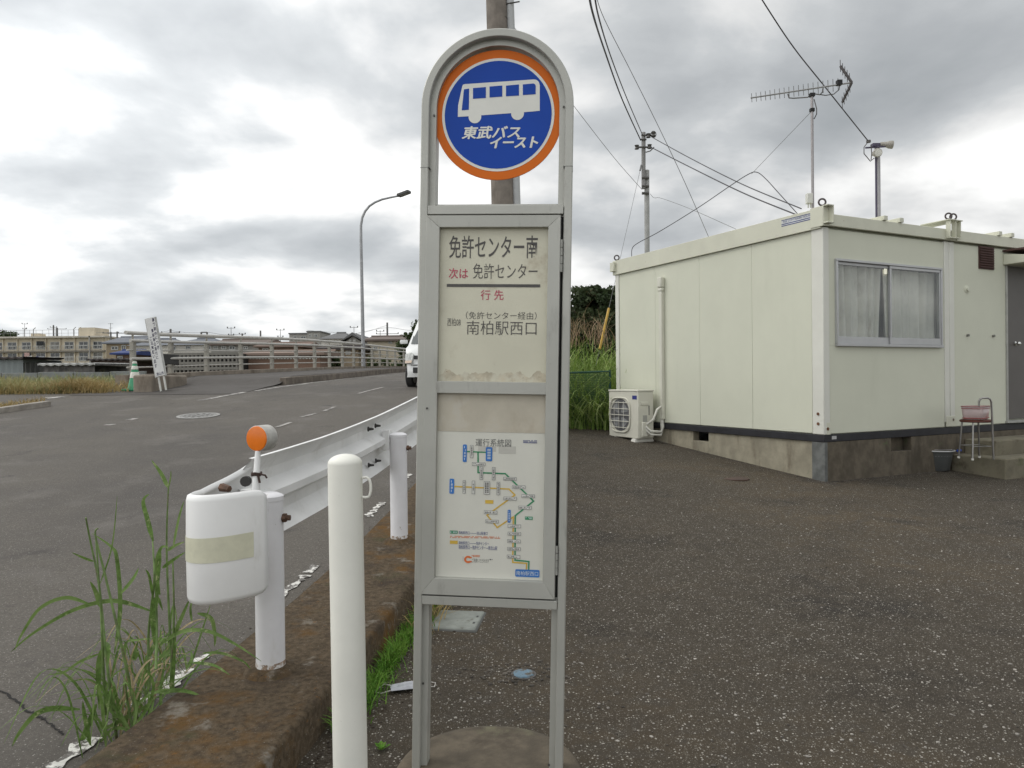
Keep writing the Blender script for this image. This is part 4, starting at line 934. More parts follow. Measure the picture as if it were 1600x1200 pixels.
# ================================================================== antenna, floodlight mast, service pole, wires
steel = mat('galvanised', (.30, .30, .30), .45, .6, var=.1)
am = at(1270, 322, 9.25)
ant = thing('tv_antenna', 'long fishbone television antenna on a thin mast above the hut corner', 'antenna', (am.x, am.y, CZ + HT - .08))
AI = Matrix.Translation((-am.x, -am.y, -(CZ + HT - .08)))
mt = at(1270, 146, 9.25); mt.x = am.x
mb = MB(AI); mb.tube([Vector((am.x, am.y, CZ + HT - .08)), mt], .017, 12); mb.build('mast', mat('mast_steel', (.33, .31, .31), .45, .5), ant)
b0, b1 = at(1173, 153, 9.62), at(1331, 129, 9.08)
zz = (b0.z + b1.z) / 2; bd_ = (b1 - b0).normalized()
mb = MB(AI); mb.tube([b0, b1], .011, 8)
mb.build('boom', steel, ant)
mb = MB(AI); pr_ = bd_.cross(Vector((0, 0, 1))).normalized(); el = (pr_ * .35 + Vector((0, 0, .94)) ).normalized()
for i in range(19): q = b0 + (b1 - b0) * (.01 + i / 18 * .86); mb.tube([q - el * (.055 + .02 * i / 18), q + el * (.055 + .02 * i / 18)], .0042, 6)
mb.build('element', steel, ant)
mb = MB(AI)
tipa, tipb = at(1313, 103, 9.1), at(1316, 160, 9.25)
for a in (tipa, tipb):
    mb.tube([b1, a], .016, 6)
    for k in range(5): q = b1.lerp(a, .2 + .2 * k); mb.tube([q - el * .07, q + el * .07], .0042, 6)
mb.build('reflector', mat('dark_steel', (.13, .12, .12), .6, .4), ant)
mb = MB(AI); q = b0 + (b1 - b0) * .88; mb.box(q.x - .03, q.x + .03, q.y - .03, q.y + .03, q.z - .01, q.z + .05); q = mt
mb.box(q.x - .03, q.x + .03, q.y - .03, q.y + .03, q.z - .04, q.z + .0); q = at(1270, 172, 9.25); mb.box(am.x - .025, am.x + .025, am.y - .025, am.y + .025, q.z - .02, q.z + .02); each(mb, 'clamp', mat('black_gap', (.02, .02, .02), .8), ant)
mb = MB(AI); f1, f2 = at(1231, 147, 9.42), at(1286, 138, 9.22)
mb.tube([f1, at(1233, 153, 9.4), at(1240, 153.5, 9.38), at(1262, 152, 9.3), mt, at(1281, 148, 9.23), at(1285, 144, 9.22), f2], .008, 6); mb.tube([mt, at(1290, 149, 9.22), at(1303, 147, 9.2), at(1311, 140, 9.15), at(1312, 133, 9.14)], .006, 6)
mb.tube([at(1272, 155, 9.24), at(1276, 170, 9.2), at(1276, 178, 9.2), at(1272, 186, 9.24)], .006, 6); mb.build('feed_cable', scr, ant, smooth=60)
mb = MB(AI); q = at(1264, 311, 9.2); mb.box(q.x - .035, q.x + .035, q.y - .04, q.y + .03, q.z - .06, q.z + .065); mb.tube([q + Vector((-.01, 0, -.06)), q + Vector((-.01, 0, -.11))], .01, 6); mb.tube([q + Vector((.02, 0, -.06)), q + Vector((.02, 0, -.11))], .01, 6); mb.build('booster_box', po_m, ant, bevel=.006)
fp = at(1372, 340, 10.2); ft = at(1369, 250, 10.2)
fl = thing('floodlight_mast', 'grey mast with two round floodlights on the hut roof', 'mast', (fp.x, fp.y, CZ + HT - .08))
AI = Matrix.Translation((-fp.x, -fp.y, -(CZ + HT - .08)))
mb = MB(AI); mb.tube([Vector((fp.x, fp.y, CZ + HT - .08)), Vector((fp.x, fp.y, ft.z)), at(1370, 226, 10.2)], .034, 16); mb.build('pole', mat('mast_paint', (.36, .35, .36), .5, .2), fl)
mb = MB(AI); mb.tube([Vector((fp.x - .034, fp.y - .02, CZ + HT)), Vector((fp.x - .034, fp.y - .02, ft.z + .05))], .013, 8); mb.tube([at(1352, 231, 10.2), at(1383, 229, 10.15)], .012, 6); q = at(1370, 227, 10.2); mb.box(q.x - .07, q.x + .05, q.y - .04, q.y + .04, q.z - .02, q.z + .02); mb.build('bracket', mat('mast_cable', (.07, .06, .10), .6), fl)
def lampcan(c, d, r, name='floodlight'):
    mb = MB(AI); mb.tube([c - d * .11, c - d * .03, c, c + d * .04, c + d * .05], [.6 * r, .75 * r, r, r * 1.08, r], 20); h = mb.build(name, mat('lamp_can', (.33, .31, .27), .5), fl, smooth=40)
    mb = MB(AI); mb.tube([c + d * .0505, c + d * .054], r * .9, 20); mb.build('lens', mat('lamp_lens', (.66, .65, .6), .2), h)
lampcan(at(1389, 226, 10.15), Vector((.9, -.25, -.12)).normalized(), .052); lampcan(at(1370, 239, 10.1), Vector((-.1, -.97, -.2)).normalized(), .055)
mb = MB(AI); mb.tube([at(1356, 222, 10.15), at(1350, 230, 10.15), at(1350, 240, 10.15), at(1360, 252, 10.18), at(1366, 247, 10.18)], .006, 6); mb.tube([at(1361, 226, 10.15), at(1362, 240, 10.15), at(1361, 250, 10.16)], .006, 6); q = at(1357, 221, 10.15); mb.lathe([(.001, -.02), (.03, -.015), (.03, .015), (.001, .02)], 12, Matrix.Translation(q)); mb.build('drop_cable', scr, fl, smooth=50)
sb = at(1011, 500, 16); sz_ = terrain(sb.x, 16)
sp_ = thing('service_pole', 'slim two-piece steel pole carrying cables behind the hut', 'pole', (sb.x, 16, sz_))
AI = Matrix.Translation((-sb.x, -16, -sz_))
mb = MB(AI); mb.tube([Vector((sb.x, 16, sz_)), at(1010.5, 266, 16)], .055, 14); mb.build('lower_pole', mat('pole_grey', (.34, .34, .33), .6, .2), sp_)
mb = MB(AI); mb.tube([at(1005.5, 295, 15.93), at(1005.5, 207, 15.93)], .045, 12); mb.build('upper_pole', mat('pole_grey2', (.24, .235, .23), .6, .2), sp_)
mb = MB(AI)
for py in (278, 291, 302): mb.tube([at(1003, py, 15.9), at(1014, py, 15.9)], .03, 8)
for a, b in (((1000, 218), (1010, 218)), ((996, 230), (1018, 230)), ((1002, 211), (1018, 212))): mb.tube([at(*a, 15.88), at(*b, 15.88)], .02, 6)
for q in ((1013, 212), (1015, 229), (995, 230), (1021, 210)): c = at(*q, 15.85); mb.lathe([(.001, -.05), (.05, -.04), (.03, 0), (.05, .04), (.001, .05)], 12, Matrix.Translation(c))
mb.tube([at(1003 + 18 + 4 * math.cos(t), 210 + 5 * math.sin(t), 15.85) for t in np.linspace(0, 6.3, 14)], .01, 5); mb.tube([at(1009, 238, 15.85), at(1016, 236, 15.85), at(1022, 230, 15.85)], .012, 5)
each(mb, 'insulator', scr, sp_)
wm = mat('wire_dark', (.045, .042, .048), .6); wm2 = mat('wire_grey', (.16, .16, .16), .6)
WG = 'overhead wires around the hut'
def wire(label, pts, r, m=None, sag=0):
    P = [at(*p) for p in pts]
    if len(P) == 2:
        n = 24; P = [P[0].lerp(P[1], i / n) - Vector((0, 0, sag * 4 * (i / n) * (1 - i / n))) for i in range(n + 1)]
    else:
        Q = []
        for i in range(len(P) - 1):
            p0, p1, p2, p3 = P[max(i - 1, 0)], P[i], P[i + 1], P[min(i + 2, len(P) - 1)]
            for k in range(8):
                t = k / 8; Q.append(.5 * ((2 * p1) + (p2 - p0) * t + (2 * p0 - 5 * p1 + 4 * p2 - p3) * t * t + (3 * p1 - p0 - 3 * p2 + p3) * t ** 3))
        P = Q + [P[-1]]
    mb = MB(); mb.tube(P, r, 6); return tag(mb.build('overhead_wire', m or wm, smooth=60), label, 'wire', WG)
wire('thick dark cable dropping from the sky to the service pole, lower of the pair', [(919, -20, 7), (926, 20, 8), (945, 80, 10.5), (972, 155, 13.4), (1001, 219, 15.88)], .012)
wire('dark cable dropping to the very top of the service pole', [(928, -20, 7), (935, 25, 8), (955, 90, 10.5), (980, 155, 13.4), (1004, 211, 15.88)], .009)
wire('thin grey line running straight down past the service pole to the hut roof edge', [(928, -30, 9), (940, 20, 9.5), (985, 110, 10), (1030, 200, 10.5), (1070, 285, 11), (1108, 372, 11.5)], .0045, wm2)
wire('upper of two dark cables from the service pole to the hut roof', [(1018, 214, 15.85), (1080, 248, 13.8), (1160, 288, 11.6), (1252, 326, 9.7)], .008)
wire('lower of two dark cables from the service pole to the hut roof', [(1017, 230, 15.85), (1080, 262, 13.8), (1160, 301, 11.6), (1243, 335, 9.7)], .0095)
wire('slack arching cable looping over the hut roof between its two ends', [(987, 402, 12.3), (988, 388, 12.3), (998, 379, 12.2), (1030, 362, 12), (1090, 325, 11.4), (1140, 291, 10.8), (1168, 273, 10.5), (1182, 269, 10.4), (1196, 279, 10.2), (1218, 303, 9.9), (1246, 334, 9.6)], .006)
wire('thin faint line from the service pole clamp sagging to the hut roof', [(1016, 303, 15.9), (1022, 309, 15.8), (1034, 310, 15.5), (1080, 327, 14), (1150, 358, 12)], .0045, wm2)
wire('thin faint line descending from the sign arch towards the service pole', [(790, 25, 10.9), (900, 170, 13.5), (960, 247, 15), (1003, 296, 15.9)], .005, wm2)
wire('dark line from the upper sky to the floodlight mast', [(1180, -20, 8), (1196, 8, 8.3), (1240, 74, 8.9), (1290, 137, 9.5), (1357, 221, 10.15)], .008)
wire('barely visible stay from the antenna mast down to the arching cable', [(1268, 174, 9.25), (1174, 272, 10.45)], .0028, wm2)
gy0, gy1 = at(1002, 258, 15.9), at(931, 572, 14.2)
guy = thing('guy_wire', 'slanting guy wire with a yellow guard tube rising from the tall grass', 'guy wire', gy1)
AI = Matrix.Translation(-gy1)
mb = MB(AI); mb.tube([gy0, gy1], .0045, 6); mb.tube([gy0, gy0.lerp(gy1, .03)], .02, 6); mb.build('cable', wm2, guy)
mb = MB(AI); mb.tube([gy0.lerp(gy1, .735), gy0.lerp(gy1, .925)], .025, 12); mb.build('guard_tube', mat('yellow_guard', (.48, .29, .035), .45, var=.1), guy)

# ================================================================== street lamp
lb = at(568, 577, 36); lz = zr(36) + .15
lamp = thing('street_lamp', 'tall grey street lamp with curved arm and dark lamp head beside the bridge', 'street lamp', (lb.x, 36, lz))
AI = Matrix.Translation((-lb.x, -36, -lz))
P = [Vector((lb.x, 36, lz))] + [at(*p, 36) for p in ((565, 420), (564, 375), (564, 352), (566, 340), (570.5, 330), (577, 322), (586, 316), (597, 311.5), (610, 308.5), (623, 306))]
mb = MB(AI); mb.tube(P, [.095, .075, .07, .062, .06, .058, .056, .054, .05, .047, .045], 14); mb.build('pole', mat('lamp_grey', (.33, .335, .345), .5, .2), lamp, smooth=60)
a, b = at(621, 306.5, 36), at(641, 299, 35.7); d = (b - a).normalized(); M = Matrix.Translation((a + b) / 2) @ d.to_track_quat('X', 'Z').to_matrix().to_4x4()
mb = MB(AI @ M); mb.box(-.32, .33, -.16, .16, -.06, .075); mb.box(-.36, -.321, -.06, .06, -.05, .05); mb.build('lamp_head', mat('lamp_dark', (.06, .06, .058), .5), lamp, bevel=.03)
mb = MB(AI @ M); mb.box(-.2, .3, -.12, .12, -.075, -.061); mb.build('diffuser', mat('lamp_diffuser', (.3, .3, .28), .3), lamp)

# ================================================================== bridge railing and its concrete parapet
br_m = mat('railing_paint', (.49, .475, .44), .55, .15, var=.08, scale=3, stains=[((.24, .215, .18), 3, .55, .8)])
brp = mat('railing_post', (.34, .325, .285), .65, .1, var=.1, scale=3)
yy = ry(18.6, 54, .4)
rl = thing('bridge_railing', 'long beige metal bridge railing with curving horizontal tubes', 'railing', (xw(18.6), 18.6, zr(18.6)))
AI = Matrix.Translation((-xw(18.6), -18.6, -zr(18.6)))
RZ = [(18, 1.60), (22, 1.76), (27, 1.93), (34, 2.12), (43, 2.30), (60, 2.45)]
def zb(y): return sum(pl(y + d, RZ) for d in (-2, -1, 0, 1, 2)) / 5
def rpath(h, off, y0=18.6, y1=54): return [Vector((xw(y) + off, y, zb(y) + h)) for y in ry(y0, y1, .4)]
for nm, h, off, r in (('top_rail', 1.06, .0, .050), ('second_rail', .86, .12, .040), ('guard_tube', .40, .12, .038)):
    mb = MB(AI); mb.tube(rpath(h, off), r, 12); mb.build(nm, br_m, rl, smooth=60)
for h in (.62, .18):
    mb = MB(AI); mb.tube(rpath(h, .02), .020, 8); mb.build('thin_rail', br_m, rl, smooth=60)
cum = 0; ypost = [18.9]; y = 18.9
while y < 53:
    y += .02; cum += math.hypot(.02, xw(y) - xw(y - .02))
    if cum > 1.75: ypost.append(y); cum = 0
for y in ypost:
    mb = MB(AI); x = xw(y); z = zb(y); mb.box(x - .055, x + .055, y - .07, y + .07, z - .15, z + .9); mb.tube([(x, y, z + .85), (x, y, z + 1.05)], .03, 8); mb.build('post', brp, rl, bevel=.02)
mb = MB(AI); q = Vector((xw(19.6) + .2, 19.9, zb(19.8) + .40)); mb.box(q.x - .02, q.x + .03, q.y - .1, q.y + 1.0, q.z - .14, q.z + .14); mb.build('dark_plate', mat('plate_dark', (.035, .034, .032), .7), rl, bevel=.01)
par = thing('concrete_parapet', 'low weathered concrete parapet under the bridge railing with a blunt end block', 'parapet', (xw(18), 18, zr(18)))
AI = Matrix.Translation((-xw(18), -18, -zr(18)))
pm = mat('parapet_concrete', (.24, .205, .165), .9, var=.2, scale=3, bump=.3, bscale=20, stains=[((.12, .095, .07), 2.2, .5, .72, (1, 1, .4))])
mb = MB(AI); vs = []; fs = []; y_ = ry(18.4, 54, .4)
for y in y_:
    for o, z in ((-.16, -2.0), (-.16, zb(y) - .01), (.16, zb(y) - .01), (.17, zr(y) - .3)): vs.append((xw(y) + o, y, z))
for i in range(len(y_) - 1):
    for k in range(4): fs.append((i * 4 + k, i * 4 + (k + 1) % 4, (i + 1) * 4 + (k + 1) % 4, (i + 1) * 4 + k))
fs.append((0, 1, 2, 3)); mb.add(vs, fs); mb.build('wall', pm, par)
e0, e1 = at(216, 600, 17.3), at(246, 600, 17.3)
mb = MB(AI); mb.box(e0.x, e1.x, 17.05, 18.9, .8, at(230, 586, 17.1).z); mb.build('end_block', pm, par, bevel=.04, seg=3)

# ================================================================== leaning notice board and cone
bp0 = gr(250, 606); nb = thing('notice_board', 'leaning white notice board on two legs with vertical black writing by the bridge end', 'notice board', (bp0.x, 16.75, zr(16.75)))
NB = Vector((bp0.x, 16.75, zr(16.75)))
pB0, pB1 = at(249.5, 606, 16.75), at(262, 604, 16.75)
tl, tr_ = at(227, 498, 16.95), at(243, 497.5, 16.95); bl, b_r = at(245, 590.5, 16.78), at(257.5, 587.5, 16.78)
dn = ((bl - tl) + (b_r - tr_)).normalized(); ax_ = ((tr_ - tl) + (b_r - bl)); wB_ = ax_.length / 2; ax_ = ax_.normalized(); nn = ax_.cross(dn).normalized(); ax_ = dn.cross(nn).normalized()
if nn.y > 0: nn = -nn
o_ = (tl + bl) / 2; hB = ((bl - tl).length + (b_r - tr_).length) / 2
TM = Matrix.Translation(tl - NB) @ Matrix((( ax_.x, nn.x, dn.x, 0), (ax_.y, nn.y, dn.y, 0), (ax_.z, nn.z, dn.z, 0), (0, 0, 0, 1)))
mb = MB(TM); mb.box(0, wB_, -.02, .0, 0, hB); pnl = mb.build('board', mat('board_white', (.60, .60, .585), .5, var=.05), nb, bevel=.004)
mb = MB(TM); mb.box(-.025, .02, -.055, -.021, 0, hB + .01); mb.box(wB_ - .02, wB_ + .025, -.055, -.021, 0, hB + .01); mb.build('timber', mat('board_edge', (.42, .42, .40), .6), pnl)
for a in (.03, wB_ - .06): mb = MB(TM); mb.box(a, a + .035, -.055, -.021, hB + .011, hB + .34); mb.build('leg', mat('board_leg', (.50, .50, .46), .6), nb)
mb = MB(TM)
def vtext(mb, s, u0, u1, t0, t1, tilt=0):
    n = len(s); h = (t1 - t0) / n
    for i, ch in enumerate(s):
        v, f = text_geo(ch, 0, .02); a = u0; bb = u1; fr_ = .86
        if ch in 'にいつ': fr_ = .7
        mb.add([(a + (bb - a) * (x if ch not in 'し' else .3 + .5 * x), .0022, t0 + h * (i + fr_) - h * (fr_ - .04) * y_) for x, y_ in v], f)
vtext(mb, '農繁期中につき', wB_ * .70, wB_ * .96, .02, hB * .565); vtext(mb, '農耕車の通行に', wB_ * .42, wB_ * .66, hB * .19, hB * .735); vtext(mb, 'ご注意願います', wB_ * .10, wB_ * .36, hB * .315, hB * .86)
v, f = text_geo('流山市', 0, .02); mb.add([(wB_ * (.14 + .8 * x), .0022, hB * (.985 - .055 * y_)) for x, y_ in v], f)
mb.build('lettering', mat('board_ink', (.055, .05, .085), .6), pnl, smooth=0)
cb = gr(211, 610.5); cone = thing('traffic_cone', 'green and white striped traffic cone standing at the bridge end', 'traffic cone', (cb.x, cb.y, cb.z))
grn = mat('cone_green', (.03, .27, .13), .45, var=.1); cwh = mat('cone_white', (.60, .59, .53), .5, var=.1)
cr_ = lambda z: .155 - .118 * (z / .70)
mb = MB(); mb.box(-.21, .21, -.21, .21, .0, .045); mb.lathe([(.17, .046), (.155, .07), (cr_(.3), .30), (cr_(.46), .46), (cr_(.7), .69), (.001, .70)], 32); mb.build('body', grn, cone, bevel=.01)
for z0_, z1_ in ((.30, .44), (.50, .585), (.64, .69)): mb = MB(); mb.lathe([(cr_(z0_) + .003, z0_), (cr_(z0_) + .006, z0_ + .003), (cr_(z1_) + .006, z1_ - .003), (cr_(z1_) + .003, z1_)], 32); mb.build('band', cwh, cone)

# ================================================================== kei van
VY = 17.35; vx = at(630, 590, VY).x + .66; vz = zr(17.6)
van = thing('van', 'white boxy mini van coming down the road, half hidden by the sign', 'van', (vx, VY, vz), R(-8))
vp = mat('van_paint', (.72, .73, .72), .22, var=.02, spec=.5); vgl = mat('van_glass', (.035, .045, .045), .05, spec=.7)
vblk = mat('van_black', (.02, .02, .02), .5)
V = [(0.03, .24), (0, .32), (0, .50), (.03, .54), (.06, .80), (.16, .93), (.30, 1.0), (.95, 1.72), (1.15, 1.82), (1.5, 1.87), (3.2, 1.86), (3.35, 1.80), (3.42, 1.1), (3.40, .3), (3.3, .22)]
def hw(z, y): return (.735 - .012 * abs(z - .7) if z < .9 else .732 - .08 * min(1, (z - .9) / .12) - .12 * max(0, (z - 1.0) / .87) ** 1.1) - (.13 * max(0, 1 - y / .30) ** 2)
mb = MB(); vs = []; fs = []; n = len(V); tt = [-1, -.97, -.88, -.6, 0, .6, .88, .97, 1]
for y, z in V:
    for t in tt:
        h = hw(z, y); dy = .10 * abs(t) ** 4 if y < .7 else (-.05 * abs(t) ** 4 if y > 3 else 0); dz = -.05 * abs(t) ** 6 if z > 1.6 else 0
        vs.append((h * t, y + dy, z + dz))
m_ = len(tt)
for i in range(n):
    j = (i + 1) % n
    for k in range(m_ - 1): fs.append((i * m_ + k, i * m_ + k + 1, j * m_ + k + 1, j * m_ + k))
fs.append(tuple(i * m_ for i in range(n))); fs.append(tuple(i * m_ + m_ - 1 for i in range(n))[::-1])
mb.add(vs, fs); mb.build('body', vp, van, smooth=40)
def vpt(t, s, off=.006):                    # on the windscreen line
    y = .30 + (.95 - .30) * s; z = 1.0 + .72 * s; h = hw(z, y); nrm = Vector((0, -.74, .67)); p = Vector((h * t, y + .10 * abs(t) ** 4, z)); return p + nrm * off
mb = MB(); vs = []; N = 12
for s in np.linspace(.05, .96, 8):
    for k in range(N + 1): vs.append(vpt((-1 + 2 * k / N) * .93, s, .012))
mb.add(vs, [(j * (N + 1) + k, j * (N + 1) + k + 1, (j + 1) * (N + 1) + k + 1, (j + 1) * (N + 1) + k) for j in range(7) for k in range(N)]); mb.build('windscreen', vgl, van)
for sg in (-1, 1):
    mb = MB(); P = [(.62, 1.03), (1.25, 1.03), (1.25, 1.70), (1.02, 1.66)]; mb.add([(sg * (hw(z, y) + .006), y, z) for y, z in P], [(0, 1, 2, 3)]); P = [(1.33, 1.03), (2.25, 1.03), (2.25, 1.70), (1.33, 1.70)]; mb.add([(sg * (hw(z, y) + .006), y, z) for y, z in P], [(0, 1, 2, 3)]); P = [(2.35, 1.03), (3.2, 1.03), (3.15, 1.68), (2.35, 1.70)]; mb.add([(sg * (hw(z, y) + .006), y, z) for y, z in P], [(0, 1, 2, 3)])
    mb.build('side_window', vgl, van)
    mb = MB(); fx = sg * .60
    vs = [(sg * .665, .115, .56), (sg * .47, .015, .56), (sg * .43, .06, .78), (sg * .50, .085, .83), (sg * .67, .165, .80)]
    mb.add([Vector(p) + Vector((0, -.014, 0)) for p in vs] + [Vector(p) + Vector((0, .06, 0)) for p in vs], [(0, 1, 2, 3, 4)] + [(i, (i + 1) % 5, (i + 1) % 5 + 5, i + 5) for i in range(5)]); hl = mb.build('headlight', mat('headlight_lens', (.50, .51, .49), .12, var=.25, scale=22, spec=.8), van, bevel=.012)
    mb = MB(); vs = [(sg * .655, .088, .575), (sg * .475, -.007, .575), (sg * .465, .003, .635), (sg * .655, .098, .635)]
    mb.add([Vector(p) + Vector((0, -.008, 0)) for p in vs], [(0, 1, 2, 3)]); mb.build('indicator', mat('indicator_lens', (.62, .50, .40), .2, var=.2, scale=18), hl)
    M = Matrix.Translation((sg * .80, .50, 1.10)); mb = MB(M); mb.lathe([(.001, -.05), (.085, -.045), (.1, 0), (.085, .05), (.001, .055)], 20, Matrix.Scale(.65, 4, (0, 1, 0))); mr = mb.build('wing_mirror', vp, van)
    mb = MB(); mb.tube([(sg * .70, .55, 1.06), (sg * .76, .52, 1.07)], .02, 8); mb.build('mirror_arm', vblk, mr)
    for yw in (.42, 2.85):
        M = Matrix.Translation((sg * .60, yw, .27)) @ Matrix.Rotation(R(90), 4, 'Y'); mb = MB(M); mb.lathe([(.001, -.085), (.16, -.085), (.25, -.08), (.272, -.06), (.272, .06), (.25, .08), (.16, .085), (.001, .085)], 32); wh = mb.build('wheel', mat('tyre', (.022, .022, .022), .85, var=.1), van, smooth=30)
        mb = MB(M); mb.lathe([(.001, -.092), (.165, -.09), (.165, .09), (.001, .092)], 24); mb.build('rim', mat('rim_steel', (.4, .4, .4), .35, .6), wh)
mb = MB(); mb.box(-.42, .42, -.008, .02, .66, .75); mb.box(-.44, -.30, -.012, .02, .34, .47); mb.box(.30, .44, -.012, .02, .34, .47); mb.box(-.5, .5, .0, .02, .515, .535); mb.build('grille', vblk, van, bevel=.008)
mb = MB(); mb.box(-.165, .165, -.022, -.013, .335, .50)
for o in kids(van): pass
mb = MB(); mb.box(-.165 - .10, .165 - .10, -.024, -.013, .33, .495); mb.build('number_plate', mat('plate_yellow', (.66, .42, .02), .45), van)
mb = MB(); mb.add([(-.66, .045, .50), (.66, .045, .50), (.66, .045, .52), (-.66, .045, .52)], [(0, 1, 2, 3)]); 

# ================================================================== ground details
mp = gr(310, 650); tag_o = thing('manhole_cover', 'pale round patterned manhole cover in the road', 'manhole cover', (mp.x, mp.y, mp.z), 0)
sl = math.atan2(zr(mp.y + .3) - zr(mp.y - .3), .6); SLM = Matrix.Rotation(sl, 4, 'X')
mcm = mat('manhole_iron', (.28, .275, .26), .6, .3, var=.1)
mb = MB(SLM); mb.lathe([(.30, .004), (.30, .012), (.36, .012), (.36, .002), (.30, .001)], 40); mb.build('ring', mcm, tag_o)
mb = MB(SLM); mb.lathe([(.001, .0), (.292, .0), (.292, .009), (.001, .009)], 40)
for k in range(12):
    for r_ in (.08, .16, .23): a = 2 * math.pi * k / 12 + r_ * 9; mb.box(r_ * math.cos(a) - .022, r_ * math.cos(a) + .022, r_ * math.sin(a) - .012, r_ * math.sin(a) + .012, .0095, .015)
mb.build('cover', mat('manhole_iron_dark', (.23, .225, .215), .6, .3, var=.2, scale=14), tag_o)
lid = gr(714, 970); ld = thing('square_lid', 'square grey green utility lid flush in the ground behind the sign legs', 'utility lid', (lid.x, lid.y, lid.z), R(-8))
mb = MB(); mb.box(-.135, .135, -.16, .16, -.02, .012); mb.build('lid', mat('lid_grey', (.22, .235, .21), .6, var=.15, scale=14, bump=.2, stains=[((.12, .115, .09), 18, .58, .72)]), ld, bevel=.012, seg=3)
mb = MB(); mb.box(-.146, .146, -.171, .171, -.03, .004); mb.build('lid_frame', mat('lid_frame', (.09, .092, .085), .7), ld, bevel=.01)
mb = MB()
for q in ((.11, .05), (.11, -.06)): mb.box(q[0] - .006, q[0] + .006, q[1] - .012, q[1] + .012, .0122, .0135)
each(mb, 'lid_slot', vblk, ld)
vl = gr(818, 1054); vt = thing('valve_cover', 'small round blue water valve lid set in the gravel between the sign legs', 'valve lid', (vl.x, vl.y, vl.z), R(20))
mb = MB(); mb.lathe([(.001, -.02), (.05, -.02), (.05, .006), (.046, .010), (.001, .010)], 32); mb.build('lid', mat('valve_blue', (.125, .205, .265), .65, var=.15, scale=40, stains=[((.085, .07, .05), 26, .50, .60)]), vt, bevel=.002)
mb = MB(); mb.lathe([(.051, -.02), (.051, .004), (.06, .004), (.062, -.02)], 32); mb.build('collar', mat('valve_collar', (.09, .085, .08), .7), vt)
rc_ = gr(1150, 748); mb = MB(Matrix.Translation((rc_.x, rc_.y, rc_.z))); mb.lathe([(.001, -.01), (.155, -.01), (.155, .006), (.001, .008)], 32); tag(mb.build('drain_cover', mat('rusty_cover', (.065, .04, .03), .85, var=.3, scale=14)), 'round rusty brown cover in the tarmac before the hut footing', 'drain cover')
# face mask dropped by the kerb
mk = gr(640, 1078); msk = thing('face_mask', 'used pale grey pleated face mask lying on the dirt by the kerb', 'face mask', (mk.x, mk.y, mk.z + .006), R(14))
mb = MB(); vs = []; fs = []
for i in range(13):
    for j in range(9): a = i / 12; b = j / 8; vs.append((-.085 + .17 * a, -.034 + .068 * b, .012 + .016 * math.sin(math.pi * a) * math.sin(math.pi * b) + .0035 * (j % 2)))
for i in range(12):
    for j in range(8): k = i * 9 + j; fs.append((k, k + 9, k + 10, k + 1))
mb.add(vs, fs); mb.build('body', mat('mask_cloth', (.42, .43, .46), .9, var=.1, scale=40, stains=[((.2, .17, .13), 30, .6, .7)]), msk, smooth=30)
mb = MB(); mb.tube([(-.083, .025, .014), (-.11, .03, .02), (-.14, .01, .012), (-.15, -.012, .006), (-.13, -.03, .005), (-.105, -.026, .008), (-.083, -.026, .012)], .0022, 6); mb.tube([(.083, .025, .014), (.12, .02, .005), (.11, -.02, .004), (.083, -.026, .012)], .0022, 6); mb.build('ear_loop', mat('mask_loop', (.6, .58, .54), .8), msk, smooth=60)

# ================================================================== vegetation
def blades(name, n, sampler, hmin, hmax, wid, lean, material, seg=4, kindtag=True, droop=.5):
    """individual curved grass blades as one mesh"""
    V = np.zeros((n * (seg + 1) * 2, 3)); Fc = []
    k = 0
    for b in range(n):
        x, y, z, hs = sampler(); h = random.uniform(hmin, hmax) * hs; a = random.uniform(0, 2 * math.pi); l = lean * random.uniform(.3, 1.2); wd = wid * random.uniform(.6, 1.3)
        dx, dy = math.cos(a), math.sin(a); fa = a + math.pi / 2 + random.uniform(-.6, .6); px, py = math.cos(fa) * wd / 2, math.sin(fa) * wd / 2; dr = droop * random.uniform(.2, 1.3)
        for s in range(seg + 1):
            t = s / seg; o = h * l * t ** 1.7; zz = h * (t - dr * .45 * t ** 3); tp_ = (1 - t ** 2.2) * .98 + .02
            V[k] = (x + dx * o - px * tp_, y + dy * o - py * tp_, z + zz); V[k + 1] = (x + dx * o + px * tp_, y + dy * o + py * tp_, z + zz)
            if s < seg: Fc.append((k, k + 1, k + 3, k + 2))
            k += 2
    me = bpy.data.meshes.new(name); me.from_pydata(V.tolist(), [], Fc); me.materials.append(material); me.polygons.foreach_set('use_smooth', [True] * len(me.polygons))
    o = bpy.data.objects.new(name, me); COL.objects.link(o); return o
def leafmat(name, cols, sc=2.0, fine=30, trans=.25):
    m = mat(name, cols[0], .65, var=.35, scale=fine, spec=.25, stains=[(cols[1], sc, .42, .62)] + ([(cols[2], fine * .7, .56, .68)] if len(cols) > 2 else []))
    b = m.node_tree.nodes['Principled BSDF']; b.inputs['Subsurface Weight'].default_value = 0
    t = m.node_tree; tl_ = t.nodes.new('ShaderNodeBsdfTranslucent'); mxs = t.nodes.new('ShaderNodeMixShader'); mxs.inputs[0].default_value = trans
    outn = [n for n in t.nodes if n.type == 'OUTPUT_MATERIAL'][0]; src = b.inputs['Base Color'].links[0].from_socket
    t.links.new(src, tl_.inputs[0]); t.links.new(b.outputs[0], mxs.inputs[1]); t.links.new(tl_.outputs[0], mxs.inputs[2]); t.links.new(mxs.outputs[0], outn.inputs[0]); return m
g_tall = leafmat('tall_grass_green', [(.15, .235, .05), (.26, .36, .09), (.38, .34, .15)], 1.2)
g_dry = leafmat('dry_grass', [(.29, .215, .095), (.40, .30, .13), (.19, .22, .09)], 1.0, 14)
g_mix = leafmat('verge_grass', [(.22, .25, .11), (.34, .29, .13), (.40, .37, .22)], .5, 9)
